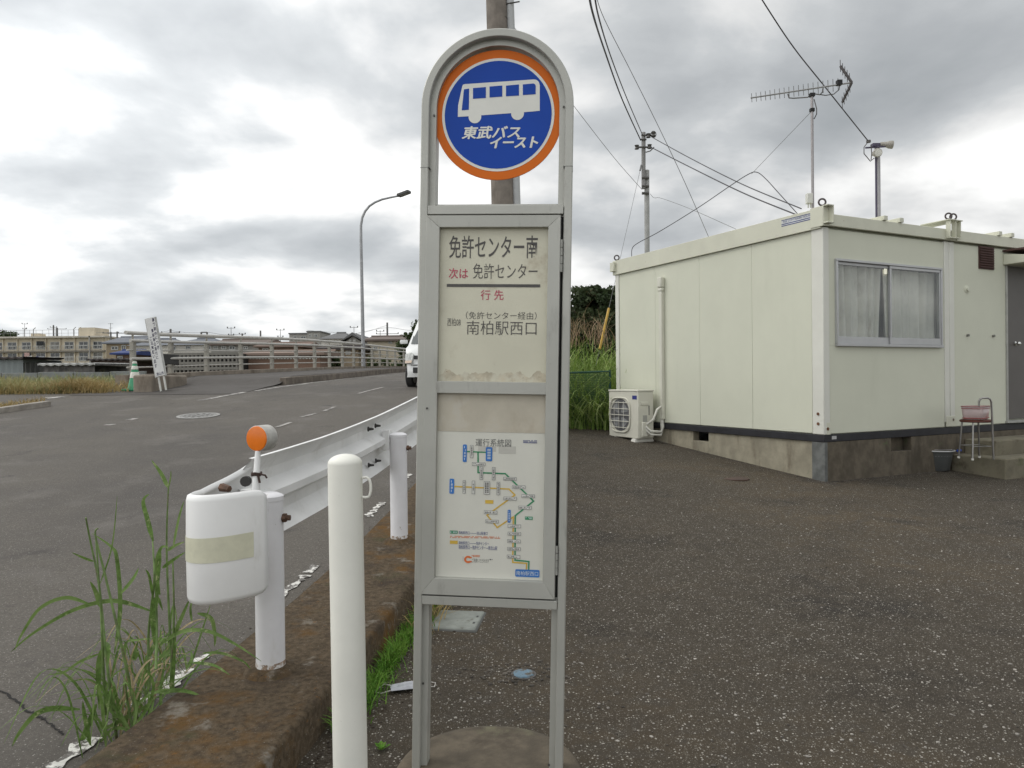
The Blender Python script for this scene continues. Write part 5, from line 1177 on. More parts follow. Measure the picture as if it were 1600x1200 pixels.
g_mow = leafmat('kerbside_grass', [(.10, .24, .025), (.16, .30, .04), (.24, .22, .09)], 9, 60)
plume = leafmat('reed_plume', [(.26, .17, .11), (.36, .28, .17)], 8, 30)
# tall grass bank behind the lot
def s_bank():
    while 1:
        x = random.uniform(-1.0, 2.6); y = random.uniform(13.05, 16.5) if random.random() < .85 else random.uniform(13.05, 13.6)
        q = CI @ Vector((x, y, CZ))
        if q.y < LEN + .15 and q.x > -.1: continue
        if abs(x - xc(y)) < .4 or x < xc(y): continue
        return x, y, terrain(x, y), .7 + .3 * sstep(13, 14.5, y)
tag(blades('tall_grass', 4200, s_bank, .75, 1.95, .032, .75, g_tall, 7, droop=1.15), kind='stuff')
def s_front():
    x = random.uniform(-.1, 2.0); y = random.uniform(12.75, 13.1); return x, y, terrain(x, y), 1
tag(blades('ragged_grass', 420, s_front, .3, 1.1, .024, .95, g_tall, 8, droop=1.35), kind='stuff')
g_lite = leafmat('pale_grass', [(.30, .40, .12), (.42, .50, .20), (.45, .40, .2)], 1.5)
tag(blades('arching_grass', 480, s_bank, .9, 2.0, .038, 1.0, g_lite, 8, droop=1.45), kind='stuff'); tag(blades('arching_grass', 90, s_front, .5, 1.2, .032, 1.1, g_lite, 8, droop=1.5), kind='stuff')
def s_plume():
    x = random.uniform(.9, 2.1); y = random.uniform(14, 16); return x, y, terrain(x, y) + random.uniform(1.25, 1.75), 1
tag(blades('reed_plumes', 170, s_plume, .25, .8, .010, .9, plume, 5, droop=.9), kind='stuff')
# dark green net fence along the foot of the bank
nf0, nf1 = Vector((-.05, 12.95, 0)), Vector((1.72, 12.95, 0))
net = thing('net_fence', 'low dark green net fence in front of the tall grass', 'net fence', (nf0.x, nf0.y, terrain(nf0.x, nf0.y)))
AI = Matrix.Translation((-nf0.x, -nf0.y, -terrain(nf0.x, nf0.y))); gnet = mat('net_green', (.012, .055, .038), .7)
ztop = at(925, 581, 12.95).z
mb = MB(AI); n = 75
for i in range(n): x = nf0.x + (nf1.x - nf0.x) * i / (n - 1); mb.box(x - .0026, x + .0026, 12.948, 12.952, terrain(x, 12.95), ztop)
for j in range(34): z = .5 + (ztop - .5) * j / 34; mb.box(nf0.x, nf1.x, 12.9445, 12.9478, z - .0026, z + .0026)
mb.build('netting', gnet, net, smooth=0)
mb = MB(AI); mb.tube([(nf0.x, 12.95, ztop), (.8, 12.95, ztop - .015), (nf1.x, 12.95, ztop + .005)], .016, 8); mb.build('top_rope', gnet, net)
for x in (nf0.x, nf1.x): mb = MB(AI); mb.tube([(x, 12.96, terrain(x, 12.95) - .1), (x, 12.96, ztop + .03)], .018, 8); mb.build('post', gnet, net)
# verge at the left: dry and green grass
def s_verge():
    while 1:
        px = random.uniform(-60, 206); Y = 16.9 + random.random() ** 1.6 * 7; p = at(px, 600, Y)
        if p.x > xw(Y) - .3: continue
        return p.x, p.y, terrain(p.x, p.y), .5 + .9 * max(0, mnoise.noise(Vector((p.x * .9, p.y * .9, 2))) + .25)
tag(blades('verge_grass', 6500, s_verge, .12, .46, .016, .8, g_mix, 4), kind='stuff')
def s_dry():
    if random.random() < .75: px = random.gauss(115, 38); Y = random.uniform(16.95, 18.4)
    else: px = random.uniform(-40, 170); Y = random.uniform(16.8, 17.3)
    px = min(200, max(-50, px)); p = at(px, 600, Y); return p.x, p.y, terrain(p.x, p.y), .6 + .7 * max(0, mnoise.noise(Vector((p.x * 1.3, p.y * 1.3, 7))) + .2)
tag(blades('dry_grass', 3000, s_dry, .12, .42, .014, 1.0, g_dry, 4), kind='stuff')
def s_isl():
    px = random.uniform(-60, 70); py = 644 - (px + 0) * .13 - random.uniform(2, 10); p = gr(px, py); return p.x, p.y, p.z, 1
tag(blades('island_grass', 700, s_isl, .05, .16, .012, .9, g_dry, 3), kind='stuff')
# moss and grass tufts at the foot of the kerb
def s_kg():
    y = 2.9 + random.random() * 2.2; x = xc(y) + .335 + abs(random.gauss(0, .045)); return x, y, terrain(x, y) - .01, (.5 + .5 * mnoise.noise(Vector((y * 3, 0, 5)))) + .35
tag(blades('kerbside_grass', 3200, s_kg, .05, .15, .005, .9, g_mow, 4, droop=1.0), kind='stuff')
def s_kd():
    y = 4.0 + random.random() * 1.6; x = xc(y) + .36 + abs(random.gauss(0, .07)); return x, y, terrain(x, y), 1
tag(blades('dry_stalks', 260, s_kd, .06, .26, .006, 1.4, g_dry, 4, droop=1.4), kind='stuff')
# small green sprig at the bollard's foot
sg_ = gr(596, 1172); mb = MB()
for k in range(7):
    a = k * .9; c_, s_ = math.cos(a), math.sin(a); l = random.uniform(.02, .04); mb.add([(0, 0, 0), (l * .6 * c_ - .009 * s_, l * .6 * s_ + .009 * c_, .018), (l * c_, l * s_, .022), (l * .6 * c_ + .009 * s_, l * .6 * s_ - .009 * c_, .018)], [(0, 1, 2, 3)])
spr = mb.build('weed_sprig', g_mow); spr.location = sg_; tag(spr, 'tiny green leafy sprig on bare dirt beside the bollard', 'weed')

# the big weeds rooted between road and kerb
g_weed = leafmat('weed_leaf', [(.105, .18, .042), (.175, .26, .08), (.33, .37, .18)], 6, 40, .3)
g_stem = mat('weed_stem', (.13, .20, .06), .6, var=.3, scale=20, stains=[((.10, .06, .05), 9, .55, .7)])
def spl(P, n):
    Q = []
    for i in range(len(P) - 1):
        p0, p1, p2, p3 = P[max(i - 1, 0)], P[i], P[i + 1], P[min(i + 2, len(P) - 1)]
        for k in range(n): t = k / n; Q.append(.5 * ((2 * p1) + (p2 - p0) * t + (2 * p0 - 5 * p1 + 4 * p2 - p3) * t * t + (3 * p1 - p0 - 3 * p2 + p3) * t ** 3))
    return Q + [P[-1]]
def leaf(mb, pts, Y0, Y1, wd):
    P = [at(px, py, Y0 + (Y1 - Y0) * i / (len(pts) - 1)) for i, (px, py) in enumerate(pts)]; Q = spl(P, 7); vs = []; n = len(Q)
    for i, q in enumerate(Q):
        d = (Q[min(i + 1, n - 1)] - Q[max(i - 1, 0)]).normalized(); vw = (q - EYE).normalized(); s_ = d.cross(vw).normalized(); s_ = (s_ + vw * .45).normalized(); t = i / (n - 1)
        h = wd * .66 * (min(1, .25 + t * 4)) * (1 - t ** 3) + .0004; fold = d.cross(s_).normalized() * h * .35
        vs += [q - s_ * h + fold, q, q + s_ * h + fold]
    mb.add(vs, [(3 * i, 3 * i + 3, 3 * i + 4, 3 * i + 1) for i in range(n - 1)] + [(3 * i + 1, 3 * i + 4, 3 * i + 5, 3 * i + 2) for i in range(n - 1)])
z7 = lambda *P: [(x / 2.4, 700 + y / 2.4) for x, y in P]
def weed(label, base, Y, stems, leaves, rnd):
    root = gr(*base); t = thing('tall_weed', label, 'weed', root, group='tall weeds at the kerb'); AI = Matrix.Translation(-root)
    for s in stems:
        mb = MB(AI); s = z7(*s); n = len(s); mb.tube(spl([at(px, py, Y + .05 * math.sin(i * 2 + px)) for i, (px, py) in enumerate(s)], 6), [.0056 - .0030 * (i / (6 * (n - 1))) for i in range(6 * (n - 1) + 1)], 6); mb.build('stem', g_stem, t, smooth=60)
    for i, (pts, wd) in enumerate(leaves):
        mb = MB(AI); leaf(mb, z7(*pts), Y + random.uniform(-.03, .03), Y + random.uniform(-.16, .1), wd); mb.build('leaf', g_weed, t, smooth=60)
weed('tall grass weed with broad arching blades hanging over the road', (185, 1150), 2.83,
     [[(440, 1110), (400, 800), (372, 520), (335, 330), (322, 262)], [(515, 1015), (460, 760), (395, 480), (358, 330), (368, 300)], [(395, 1000), (385, 760), (378, 600), (360, 350)]],
     [([(345, 590), (250, 560), (150, 600), (80, 700), (55, 760)], .011), ([(570, 612), (430, 572), (280, 605), (130, 690), (40, 765)], .013), ([(430, 770), (452, 600), (440, 420), (418, 370), (345, 320)], .012), ([(455, 545), (500, 490), (520, 450)], .010),
      ([(395, 735), (372, 800), (368, 880), (372, 985)], .019), ([(385, 740), (405, 745), (402, 830)], .014), ([(300, 980), (200, 975), (130, 1000), (70, 1070), (45, 1120)], .016), ([(362, 960), (325, 1050), (290, 1140), (270, 1200)], .017), ([(375, 770), (300, 800), (240, 840), (180, 850)], .008),
      ([(380, 600), (360, 540), (338, 500)], .013), ([(350, 425), (310, 410), (270, 392)], .007), ([(420, 980), (430, 900), (410, 860)], .010), ([(440, 1110), (410, 1120), (365, 1185)], .010), ([(375, 510), (420, 370), (440, 180)], .004), ([(460, 1000), (420, 960), (400, 920), (270, 945)], .009), ([(340, 1115), (318, 1000), (310, 950)], .012), ([(480, 1060), (360, 880), (250, 880)], .006)], 1)
weed('tallest grass weed, upright stalks beside the guard rail end', (240, 1075), 2.92,
     [[(560, 900), (557, 700), (578, 500), (575, 390), (572, 350)], [(650, 905), (635, 640), (625, 370), (632, 140)], [(640, 880), (652, 640), (648, 420)], [(585, 830), (588, 640), (580, 470)]],
     [([(575, 350), (555, 270), (538, 200), (560, 172)], .014), ([(632, 150), (605, 95), (568, 45)], .012), ([(632, 150), (640, 110), (641, 85)], .004), ([(600, 550), (585, 450), (605, 375), (635, 375)], .012), ([(610, 450), (650, 420), (695, 390)], .011), ([(580, 740), (575, 600), (590, 565), (610, 610)], .016), ([(640, 740), (680, 640), (712, 565)], .013),
      ([(600, 740), (680, 690), (780, 688), (880, 735), (980, 800)], .012), ([(590, 918), (680, 910), (760, 932)], .014), ([(650, 370), (672, 260), (690, 200)], .007), ([(740, 620), (790, 640), (805, 700), (805, 745)], .013), ([(715, 820), (760, 680), (790, 585)], .006), ([(600, 790), (650, 740), (640, 690)], .010), ([(700, 830), (720, 790), (715, 760)], .010),
      ([(630, 385), (660, 365), (692, 352)], .009), ([(600, 380), (590, 500), (590, 600)], .012), ([(560, 960), (470, 1010), (390, 1050), (370, 1010)], .013), ([(720, 805), (800, 815), (860, 850)], .009), ([(480, 880), (470, 740), (520, 720), (580, 715)], .008), ([(520, 760), (500, 790), (520, 720)], .013), ([(605, 1000), (605, 900), (625, 750)], .009), ([(575, 560), (560, 480), (545, 455)], .008), ([(640, 900), (650, 850), (660, 660)], .013), ([(760, 770), (830, 770), (910, 800), (940, 830)], .008), ([(720, 650), (715, 600), (725, 560)], .007)], 2)
weed('low weed tuft between the kerb and white edge line', (215, 1115), 2.8,
     [[(500, 1060), (480, 960), (470, 880)]],
     [([(500, 1060), (520, 960), (600, 910), (640, 905)], .008), ([(490, 1060), (440, 980), (400, 930), (300, 935)], .009), ([(500, 1050), (560, 960), (575, 880), (540, 820)], .010), ([(490, 1060), (430, 1050), (380, 1100), (350, 1180)], .009), ([(500, 1050), (510, 960), (450, 830)], .007), ([(505, 1060), (560, 1000), (580, 930)], .010), ([(480, 1040), (400, 960), (420, 860), (500, 810)], .008)], 3)

# matted base of the weeds: many thinner blades, some dead
def weedbase():
    t = [o for o in bpy.data.objects if o.name.startswith('tall_weed')]
    g_dead = leafmat('dead_leaf', [(.30, .24, .13), (.38, .31, .19)], 8, 40, .2)
    rr = random.Random(5)
    for root in t:
        for k in range(30):
            mb = MB(); a = rr.uniform(0, 6.28); l = rr.uniform(.10, .34); up_ = rr.uniform(.08, .36); bx = Vector((rr.gauss(0, .045), rr.gauss(0, .07), 0))
            P = [bx, bx + Vector((l * .35 * math.cos(a), l * .35 * math.sin(a), up_ * .75)), bx + Vector((l * .75 * math.cos(a), l * .75 * math.sin(a), up_)), bx + Vector((l * 1.15 * math.cos(a), l * 1.15 * math.sin(a), up_ * rr.uniform(.35, .85)))]
            Q = spl(P, 6); n = len(Q); vs = []; wd = rr.uniform(.005, .012); side = Vector((-math.sin(a + .7), math.cos(a + .7), .2)).normalized()
            for i, q_ in enumerate(Q):
                t_ = i / (n - 1); h = wd / 2 * min(1, .3 + 4 * t_) * (1 - t_ ** 3) + .0003; vs += [q_ - side * h, q_ + Vector((0, 0, -h * .4)), q_ + side * h]
            mb.add(vs, [(3 * i + j, 3 * i + 3 + j, 3 * i + 4 + j, 3 * i + 1 + j) for i in range(n - 1) for j in (0, 1)]); mb.build('leaf', g_dead if k % 4 == 0 else g_weed, root, smooth=60)
weedbase()
# loose stones on the lot and litter
ico = bmesh.new(); bmesh.ops.create_icosphere(ico, subdivisions=1, radius=1); IV = np.array([v.co[:] for v in ico.verts]); IF = [tuple(v.index for v in f.verts) for f in ico.faces]; ico.free()
def stones(name, n, samp, r0, r1, material):
    VV = []; FF = []; k = 0
    for _ in range(n):
        x, y = samp(); r = r0 + (r1 - r0) * random.random() ** 3; s = rng.uniform(.6, 1.3, 3) * (1, 1, .6); a = random.uniform(0, 6.3); c_, s_ = math.cos(a), math.sin(a)
        v = IV * s * r * rng.uniform(.8, 1.15, (len(IV), 1)); v = np.stack([v[:, 0] * c_ - v[:, 1] * s_, v[:, 0] * s_ + v[:, 1] * c_, v[:, 2]], 1) + (x, y, terrain(x, y) + r * .22)
        VV += v.tolist(); FF += [tuple(i + k for i in f) for f in IF]; k += len(IV)
    me = bpy.data.meshes.new(name); me.from_pydata(VV, [], FF); me.materials.append(material); o = bpy.data.objects.new(name, me); COL.objects.link(o); return tag(o, kind='stuff')
st_p = mat('stone_pale', (.30, .28, .25), .9, var=.5, scale=9); st_d = mat('stone_dark', (.08, .07, .058), .95, var=.5, scale=9)
def s_near():
    while 1:
        y = 2.2 + random.random() ** 1.5 * 6.5; x = random.uniform(xc(y) + .4, .75 * y + .5); q = CI @ Vector((x, y, CZ))
        if q.y > -.1 and q.x > -.1: continue
        return x, y
stones('gravel_pale', 3200, s_near, .0025, .0085, st_p); stones('gravel_dark', 2200, s_near, .003, .010, st_d)
def s_foot():
    if random.random() < .6: q = CM @ Vector((-abs(random.gauss(0, .05)) - .01, random.uniform(0, 3.6), 0))
    else: q = CM @ Vector((random.uniform(0, 2.35), -abs(random.gauss(0, .05)) - .01, 0))
    return q.x, q.y
stones('footing_grit', 900, s_foot, .004, .014, st_d)
def s_valve(): a = random.gauss(0, .14); return vl.x - .05 + a, vl.y + random.gauss(0, .07)
stones('gravel_heap', 260, s_valve, .004, .013, st_d)
def s_base(): a = random.uniform(0, 6.3); r = .345 + abs(random.gauss(0, .03)); return SB.x + r * math.cos(a), SB.y + r * math.sin(a)
stones('base_gravel', 500, s_base, .003, .012, st_d)
def s_kerbdirt():
    y = random.uniform(2.3, 6); return xc(y) + .34 + abs(random.gauss(0, .09)), y
stones('dirt_crumbs', 1600, s_kerbdirt, .002, .009, mat('soil_crumb', (.045, .034, .024), .95, var=.4, scale=12))
def s_rk():
    y = random.uniform(1.8, 9); return xc(y) - .33 - abs(random.gauss(0, .09)), y
stones('gutter_grit', 1500, s_rk, .002, .008, mat('grit', (.09, .075, .06), .95, var=.5, scale=12))

# ================================================================== far side: flats, houses, sheds, walls
GZ = 1.15
def fmat(n, c, **k): return mat(n, c, .85, var=.10, scale=.7, **k)
w_beige = fmat('wall_beige', (.60, .53, .41), stains=[((.44, .385, .29), .8, .58, .85, (1, 1, .3))]); w_tan = fmat('wall_tan', (.30, .24, .165)); w_grey = fmat('wall_grey', (.30, .29, .27)); w_white = fmat('wall_white', (.60, .575, .52)); w_brown = fmat('wall_brown', (.16, .105, .075)); w_brick = fmat('wall_brick', (.20, .125, .09))
r_blue = fmat('roof_blue_grey', (.14, .15, .17), bump=.5, bscale=3); r_grey = fmat('roof_grey', (.13, .13, .13)); r_brown = fmat('roof_brown', (.13, .10, .085)); r_tarp = fmat('roof_blue', (.03, .05, .16)); r_dark = fmat('roof_dark', (.05, .042, .04))
wdk = mat('far_glass', (.05, .055, .06), .15, var=.5, scale=.9); wfr = mat('far_frame', (.45, .45, .43), .5); wht = mat('far_white', (.62, .62, .60), .6)
def house(label, px0, px1, pe, pr_, Y, wall, roof, kind='gable_side', dep=8, wins=(), cat='house', group='houses beyond the bridge railing', name='house', base=GZ, over=.4, pyc=None):
    a, b = at(px0, pe, Y), at(px1, pe, Y); wd = (b.x - a.x) / 2; he = (a.z + b.z) / 2 - base; hr = at((px0 + px1) / 2, pr_, Y + (dep / 2 if kind != 'flat' else 0)).z - base
    t = thing(name, label, cat, ((a.x + b.x) / 2, Y, base), group=group)
    mb = MB(); mb.box(-wd, wd, 0, dep, -.5, he); mb.build('wall', wall, t)
    mb = MB(); o = over
    if kind == 'gable_side':                  # ridge along x
        mb.add([(-wd - o, -o, he - .1), (wd + o, -o, he - .1), (wd + o, dep + o, he - .1), (-wd - o, dep + o, he - .1), (-wd - o, dep / 2, hr), (wd + o, dep / 2, hr), (-wd - o, -o, he + .06), (wd + o, -o, he + .06), (wd + o, dep + o, he + .06), (-wd - o, dep + o, he + .06)], [(0, 3, 2, 1), (0, 1, 7, 6), (6, 7, 5, 4), (2, 3, 9, 8), (8, 9, 4, 5), (0, 6, 4, 9, 3), (1, 2, 8, 5, 7)])
        mb.tube([(-wd - o, dep / 2, hr), (wd + o, dep / 2, hr)], .14, 6)
    elif kind == 'gable_front':
        mb.add([(-wd - o, -o, he - .1), (wd + o, -o, he - .1), (wd + o, dep, he - .1), (-wd - o, dep, he - .1), (0, -o, hr), (0, dep, hr), (0, -o, hr - .3), (0, dep, hr - .3)], [(0, 4, 5, 3), (1, 2, 5, 4), (0, 3, 7, 6), (1, 6, 7, 2), (0, 6, 4), (1, 4, 6), (3, 5, 7), (2, 7, 5)])
    elif kind == 'hip':
        k = min(wd * .6, dep / 2); mb.add([(-wd - o, -o, he), (wd + o, -o, he), (wd + o, dep + o, he), (-wd - o, dep + o, he), (-wd + k, dep / 2, hr), (wd - k, dep / 2, hr)], [(0, 3, 2, 1), (0, 1, 5, 4), (1, 2, 5), (2, 3, 4, 5), (3, 0, 4)]); mb.tube([(-wd + k, dep / 2, hr), (wd - k, dep / 2, hr)], .15, 6)
    else: mb.box(-wd - .15, wd + .15, -.15, dep, he + .003, he + .25)
    mb.build('roof', roof, t, smooth=20)
    if kind == 'gable_front': mb = MB(); mb.prism([(-wd, he - .12), (wd, he - .12), (0, hr - .35)], .02, .2); mb.build('gable', wall, t)
    for (q0, q1, y0, y1) in wins:
        c0, c1 = at(q0, y1, Y), at(q1, y0, Y); x0, x1 = c0.x - t.location.x, c1.x - t.location.x; z0, z1 = c0.z - base, c1.z - base
        mb = MB(); e = .09; mb.box(x0, x1, -.06, .0, z0, z0 + e); mb.box(x0, x1, -.06, .0, z1 - e, z1); mb.box(x0, x0 + e, -.06, .0, z0 + e, z1 - e); mb.box(x1 - e, x1, -.06, .0, z0 + e, z1 - e); mb.box((x0 + x1) / 2 - .04, (x0 + x1) / 2 + .04, -.05, .0, z0 + e, z1 - e); wn_ = mb.build('window', wfr, t, smooth=0)
        mb = MB(); mb.box(x0 + .05, x1 - .05, -.025, -.003, z0 + .05, z1 - .05); mb.build('pane', wdk, wn_, smooth=0)
    return t
house('house with a blue grey tiled roof just right of the apartment block', 166, 208, 536, 527, 85, w_tan, r_blue, wins=[(174, 185, 541, 547), (190, 197, 539, 547)])
house('low brown lean-to with a bright blue roof beside the tan house', 181, 206, 552.5, 547.5, 72, w_brown, r_tarp, wins=[(184, 192, 556, 562)], dep=4)
house('wide house with a pale blue grey roof behind the leaning notice board', 205, 268, 540, 530, 82, w_white, r_blue, 'hip', wins=[(212, 222, 544, 552), (236, 247, 543, 550)])
house('wide house with dark blue ridge lines and pale walls behind the railing', 262, 334, 539, 529.5, 78, w_white, r_blue, 'hip', wins=[(266, 275, 541, 548), (290, 298, 540, 546), (318, 330, 540, 547), (268, 300, 552, 566), (306, 330, 552, 566)])
house('long brown roofed house with paired dark windows behind the railing', 330, 408, 538, 531, 74, w_grey, r_brown, 'gable_side', wins=[(334, 341, 540, 546), (346, 354, 540, 546), (358, 368, 540, 547), (380, 388, 541, 546), (346, 372, 552, 566)])
house('pinkish brown roofed low house between the long house and the brick shed', 404, 470, 541, 536, 70, w_brown, fmat('roof_pink_brown', (.20, .145, .12)), wins=[(410, 420, 544, 549)])
house('grey flat roofed block of flats on the skyline left of the grey hip roof', 452, 487, 522, 521, 150, w_grey, r_grey, 'flat', cat='building', wins=[(458, 464, 525, 529), (470, 478, 525, 529)], dep=12)
house('small grey stair tower on the skyline with a frame on top', 480, 500, 519, 518, 145, w_grey, r_grey, 'flat', cat='building', wins=[(483, 487, 522, 527), (491, 496, 522, 527)], dep=8)
house('house with a dark grey hipped roof left of the street lamp', 502, 540, 529.5, 520.5, 84, w_white, r_grey, 'hip', wins=[(508, 514, 531, 536)])
house('house with a pale gable wall under a dark roof by the street lamp', 536, 567, 534, 523.5, 72, w_grey, r_grey, 'gable_front', wins=[(545, 549, 530.5, 534), (552, 556, 530.5, 534), (540, 548, 540, 548)])
house('beige house with a thin dark brown roof between the street lamp and the van', 574, 634, 531.5, 526, 64, w_beige, r_brown, 'gable_side', wins=[(607, 613, 533, 537), (583, 590, 541, 548)])
house('tan house with a low dark roof lower down behind the railing by the street lamp', 500, 560, 545, 541, 60, w_tan, r_dark, 'gable_side', dep=5, wins=[(515, 523, 548, 553), (540, 548, 548, 554)])
# brick shed with a row of white louvres
bs = house('long low brick coloured shed with a row of white openings seen through the railing', 384, 500, 553, 549, 52, w_brick, fmat('roof_tin', (.22, .16, .13)), 'gable_side', dep=6, cat='shed', name='shed', group=None)
lc = bs.location
for k in range(22):
    px = 389 + k * 4.9; c0, c1 = at(px, 561, 51.9), at(px + 3, 558, 51.9); mb = MB(); mb.box(c0.x - lc.x, c1.x - lc.x, -.05, .0, c0.z - lc.z, c1.z - lc.z); mb.build('vent_opening', wht, bs, smooth=0)
# dark slatted facade of a parking rack
w_rack = fmat('rack_steel', (.20, .19, .17))
rack = thing('slatted_building', 'dark open slatted building face seen through the near end of the railing', 'building', (at(320, 570, 50).x, 50, GZ)); lc = rack.location
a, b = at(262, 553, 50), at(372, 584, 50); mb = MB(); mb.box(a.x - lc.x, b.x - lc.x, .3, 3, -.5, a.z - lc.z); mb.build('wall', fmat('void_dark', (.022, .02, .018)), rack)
for k in range(18):
    px = 262 + k * 6.3; x = at(px, 560, 50).x - lc.x; mb = MB(); mb.box(x - .045, x + .045, .0, .15, -.3, a.z - lc.z); mb.build('upright', w_rack, rack, smooth=0)
mb = MB()
for py in (553, 567.5, 576): z = at(300, py, 50).z - lc.z; mb.box(a.x - lc.x, b.x - lc.x, -.02, .0, z - .09, z + .09)
mb.build('beam', w_rack, rack, smooth=0)
# apartment block
AY = 135; xL, xR = at(-70, 560, AY).x, at(165, 560, AY).x; zt = at(100, 525.5, AY).z
apt = thing('apartment_block', 'three storey beige apartment block with a railed flat roof and window balconies', 'apartment building', ((xL + xR) / 2, AY, GZ)); lc = apt.location
hw_ = (xR - xL) / 2; H = zt - GZ; st = (at(100, 548.4, AY).z - at(100, 570.5, AY).z)
mb = MB(); mb.box(-hw_, hw_, 0, 11, -.5, H - .3); mb.build('wall', w_beige, apt)
mb = MB(); mb.box(-hw_ - .3, hw_ + .3, -.9, 11.3, H - .299, H); mb.build('roof', fmat('slab_grey', (.52, .485, .42)), apt)
zs = [at(100, 548.4, AY).z - GZ, at(100, 570, AY).z - GZ]
for z in zs: mb = MB(); mb.box(-hw_, hw_ + .1, -.75, -.003, z - .22, z + .05); mb.build('balcony_slab', fmat('slab_dark', (.20, .18, .15)), apt)
mb = MB()
for k in range(14): x = hw_ - .3 - k * 2.62 * (at(122.3, 560, AY).x - at(100, 560, AY).x) / 2.62; mb.box(x - .07, x + .07, -.3, -.003, .0, H - .31)
mb.build('pilaster', w_beige, apt, smooth=0)
pitch = at(122.3, 560, AY).x - at(100, 560, AY).x; x0w = at(153.5, 560, AY).x - lc.x
for fl_, (py0, py1) in enumerate(((533.5, 545), (550.5, 563.5))):
    for k in range(10):
        x = x0w - pitch * k; z1 = at(150, py0, AY).z - GZ; z0 = at(150, py1, AY).z - GZ
        if x < -hw_ + .5: continue
        mb = MB(); e = .1; mb.box(x - .85, x + .85, -.08, .0, z0, z0 + e); mb.box(x - .85, x + .85, -.08, 0, z1 - e, z1)
        for xx in (-.85, -.05, .75): mb.box(x + xx, x + xx + e, -.08, 0, z0 + e, z1 - e)
        mb.box(x - .85, x + .85, -.09, -.081, (z0 + z1) / 2 - .05, (z0 + z1) / 2 + .05); wv = mb.build('window', wfr, apt, smooth=0)
        mb = MB(); mb.box(x - .8, x + .8, -.03, -.003, z0 + .05, z1 - .05); mb.build('pane', wdk if random.random() < .7 else mat('far_curtain', (.22, .21, .19), .4, var=.3, scale=1.5), wv, smooth=0)
        mb = MB()
        for q in range(6): mb.box(x - 1 + q * .4 - .025, x - 1 + q * .4 + .025, -.72, -.68, z0 - .35, (z0 + z1) / 2 - .1)
        mb.box(x - 1.02, x + 1.02, -.725, -.675, (z0 + z1) / 2 - .14, (z0 + z1) / 2 - .05); mb.build('balcony_rail', wfr, wv, smooth=0)
a, b = at(122, 527, AY - .2), at(146.5, 511.5, AY - .2); mb = MB(); mb.box(a.x - lc.x, b.x - lc.x, .0, 5, H + .002, b.z - GZ); mb.build('stair_tower', w_beige, apt)
a, b = at(37, 525, AY), at(50, 520, AY); mb = MB(); mb.box(a.x - lc.x, b.x - lc.x, 2, 4, H + .002, b.z - GZ); mb.build('roof_hutch', w_beige, apt)
mb = MB()
for k in range(22):
    x = -hw_ + 1.2 + k * 1.18
    if x > at(120, 520, AY).x - lc.x: break
    mb.tube([(x, 1, H), (x, 1, H + 1.25)], .025, 5)
for z in (.65, 1.25): mb.tube([(-hw_, 1, H + z), (at(121, 520, AY).x - lc.x, 1, H + z)], .025, 5)
for px in (30.5, 44.5, 108, 116): x = at(px, 520, AY).x - lc.x; mb.tube([(x, 1.4, H), (x, 1.4, H + 1.4), (x + .4, 1.4, H + 1.75)], .07, 6)
mb.build('roof_railing', mat('far_steel', (.22, .22, .22), .5, .4), apt)
x = at(159, 520, AY).x - lc.x; mb = MB(); mb.tube([(x, 3, H), (x, 3, at(159, 503, AY).z - GZ)], .045, 6)
for z, l in ((-.1, .5), (-.9, .35)): zz = at(159, 503, AY).z - GZ + z; mb.tube([(x - l, 3, zz), (x + l, 3, zz)], .035, 5)
mb.build('roof_antenna', mat('far_steel', (.22, .22, .22), .5, .4), apt)
mb = MB(); x = at(144, 540, AY).x - lc.x; mb.box(x - .12, x + .12, -.9, -.75, -.3, H); mb.build('downpipe', w_grey, apt)
# laundry on the balconies
for px0, px1, py0, py1, c, l in ((38, 46, 551, 558, (.50, .34, .31), 'pink bedding airing on an apartment balcony rail'), (41, 50, 556, 565, (.6, .6, .58), 'white sheet airing on an apartment balcony, next to the pink bedding'), (60, 69, 557, 565, (.55, .56, .6), 'white sheet airing on an apartment balcony, right of the blue cloth'), (56, 60, 557, 564.5, (.14, .15, .3), 'blue cloth airing on an apartment balcony between white sheets'), (57, 68, 533, 540, (.03, .032, .035), 'dark cloth hung before an upper apartment window')):
    c0, c1 = at(px0, py1, AY - .85), at(px1, py0, AY - .85); mb = MB(); n = 12; vs = []
    for i in range(n + 1):
        x = c0.x + (c1.x - c0.x) * i / n; dy = .06 * math.sin(i * 1.9); vs += [(x, AY - .85 + dy, c0.z), (x, AY - .85 + dy * .5, c1.z), (x, AY - .80 + dy * .5, c1.z), (x, AY - .80 + dy, c0.z)]
    fs = []
    for i in range(n):
        for k in range(4): fs.append((4 * i + k, 4 * i + (k + 1) % 4, 4 * i + 4 + (k + 1) % 4, 4 * i + 4 + k))
    fs += [(0, 1, 2, 3), (4 * n + 3, 4 * n + 2, 4 * n + 1, 4 * n)]
    mb.add(vs, fs); tag(mb.build('laundry', mat('laundry_cloth_' + l.split()[0] + l.split()[1] + ('b' if 'right' in l else ''), c, .9), smooth=60), l, 'laundry')
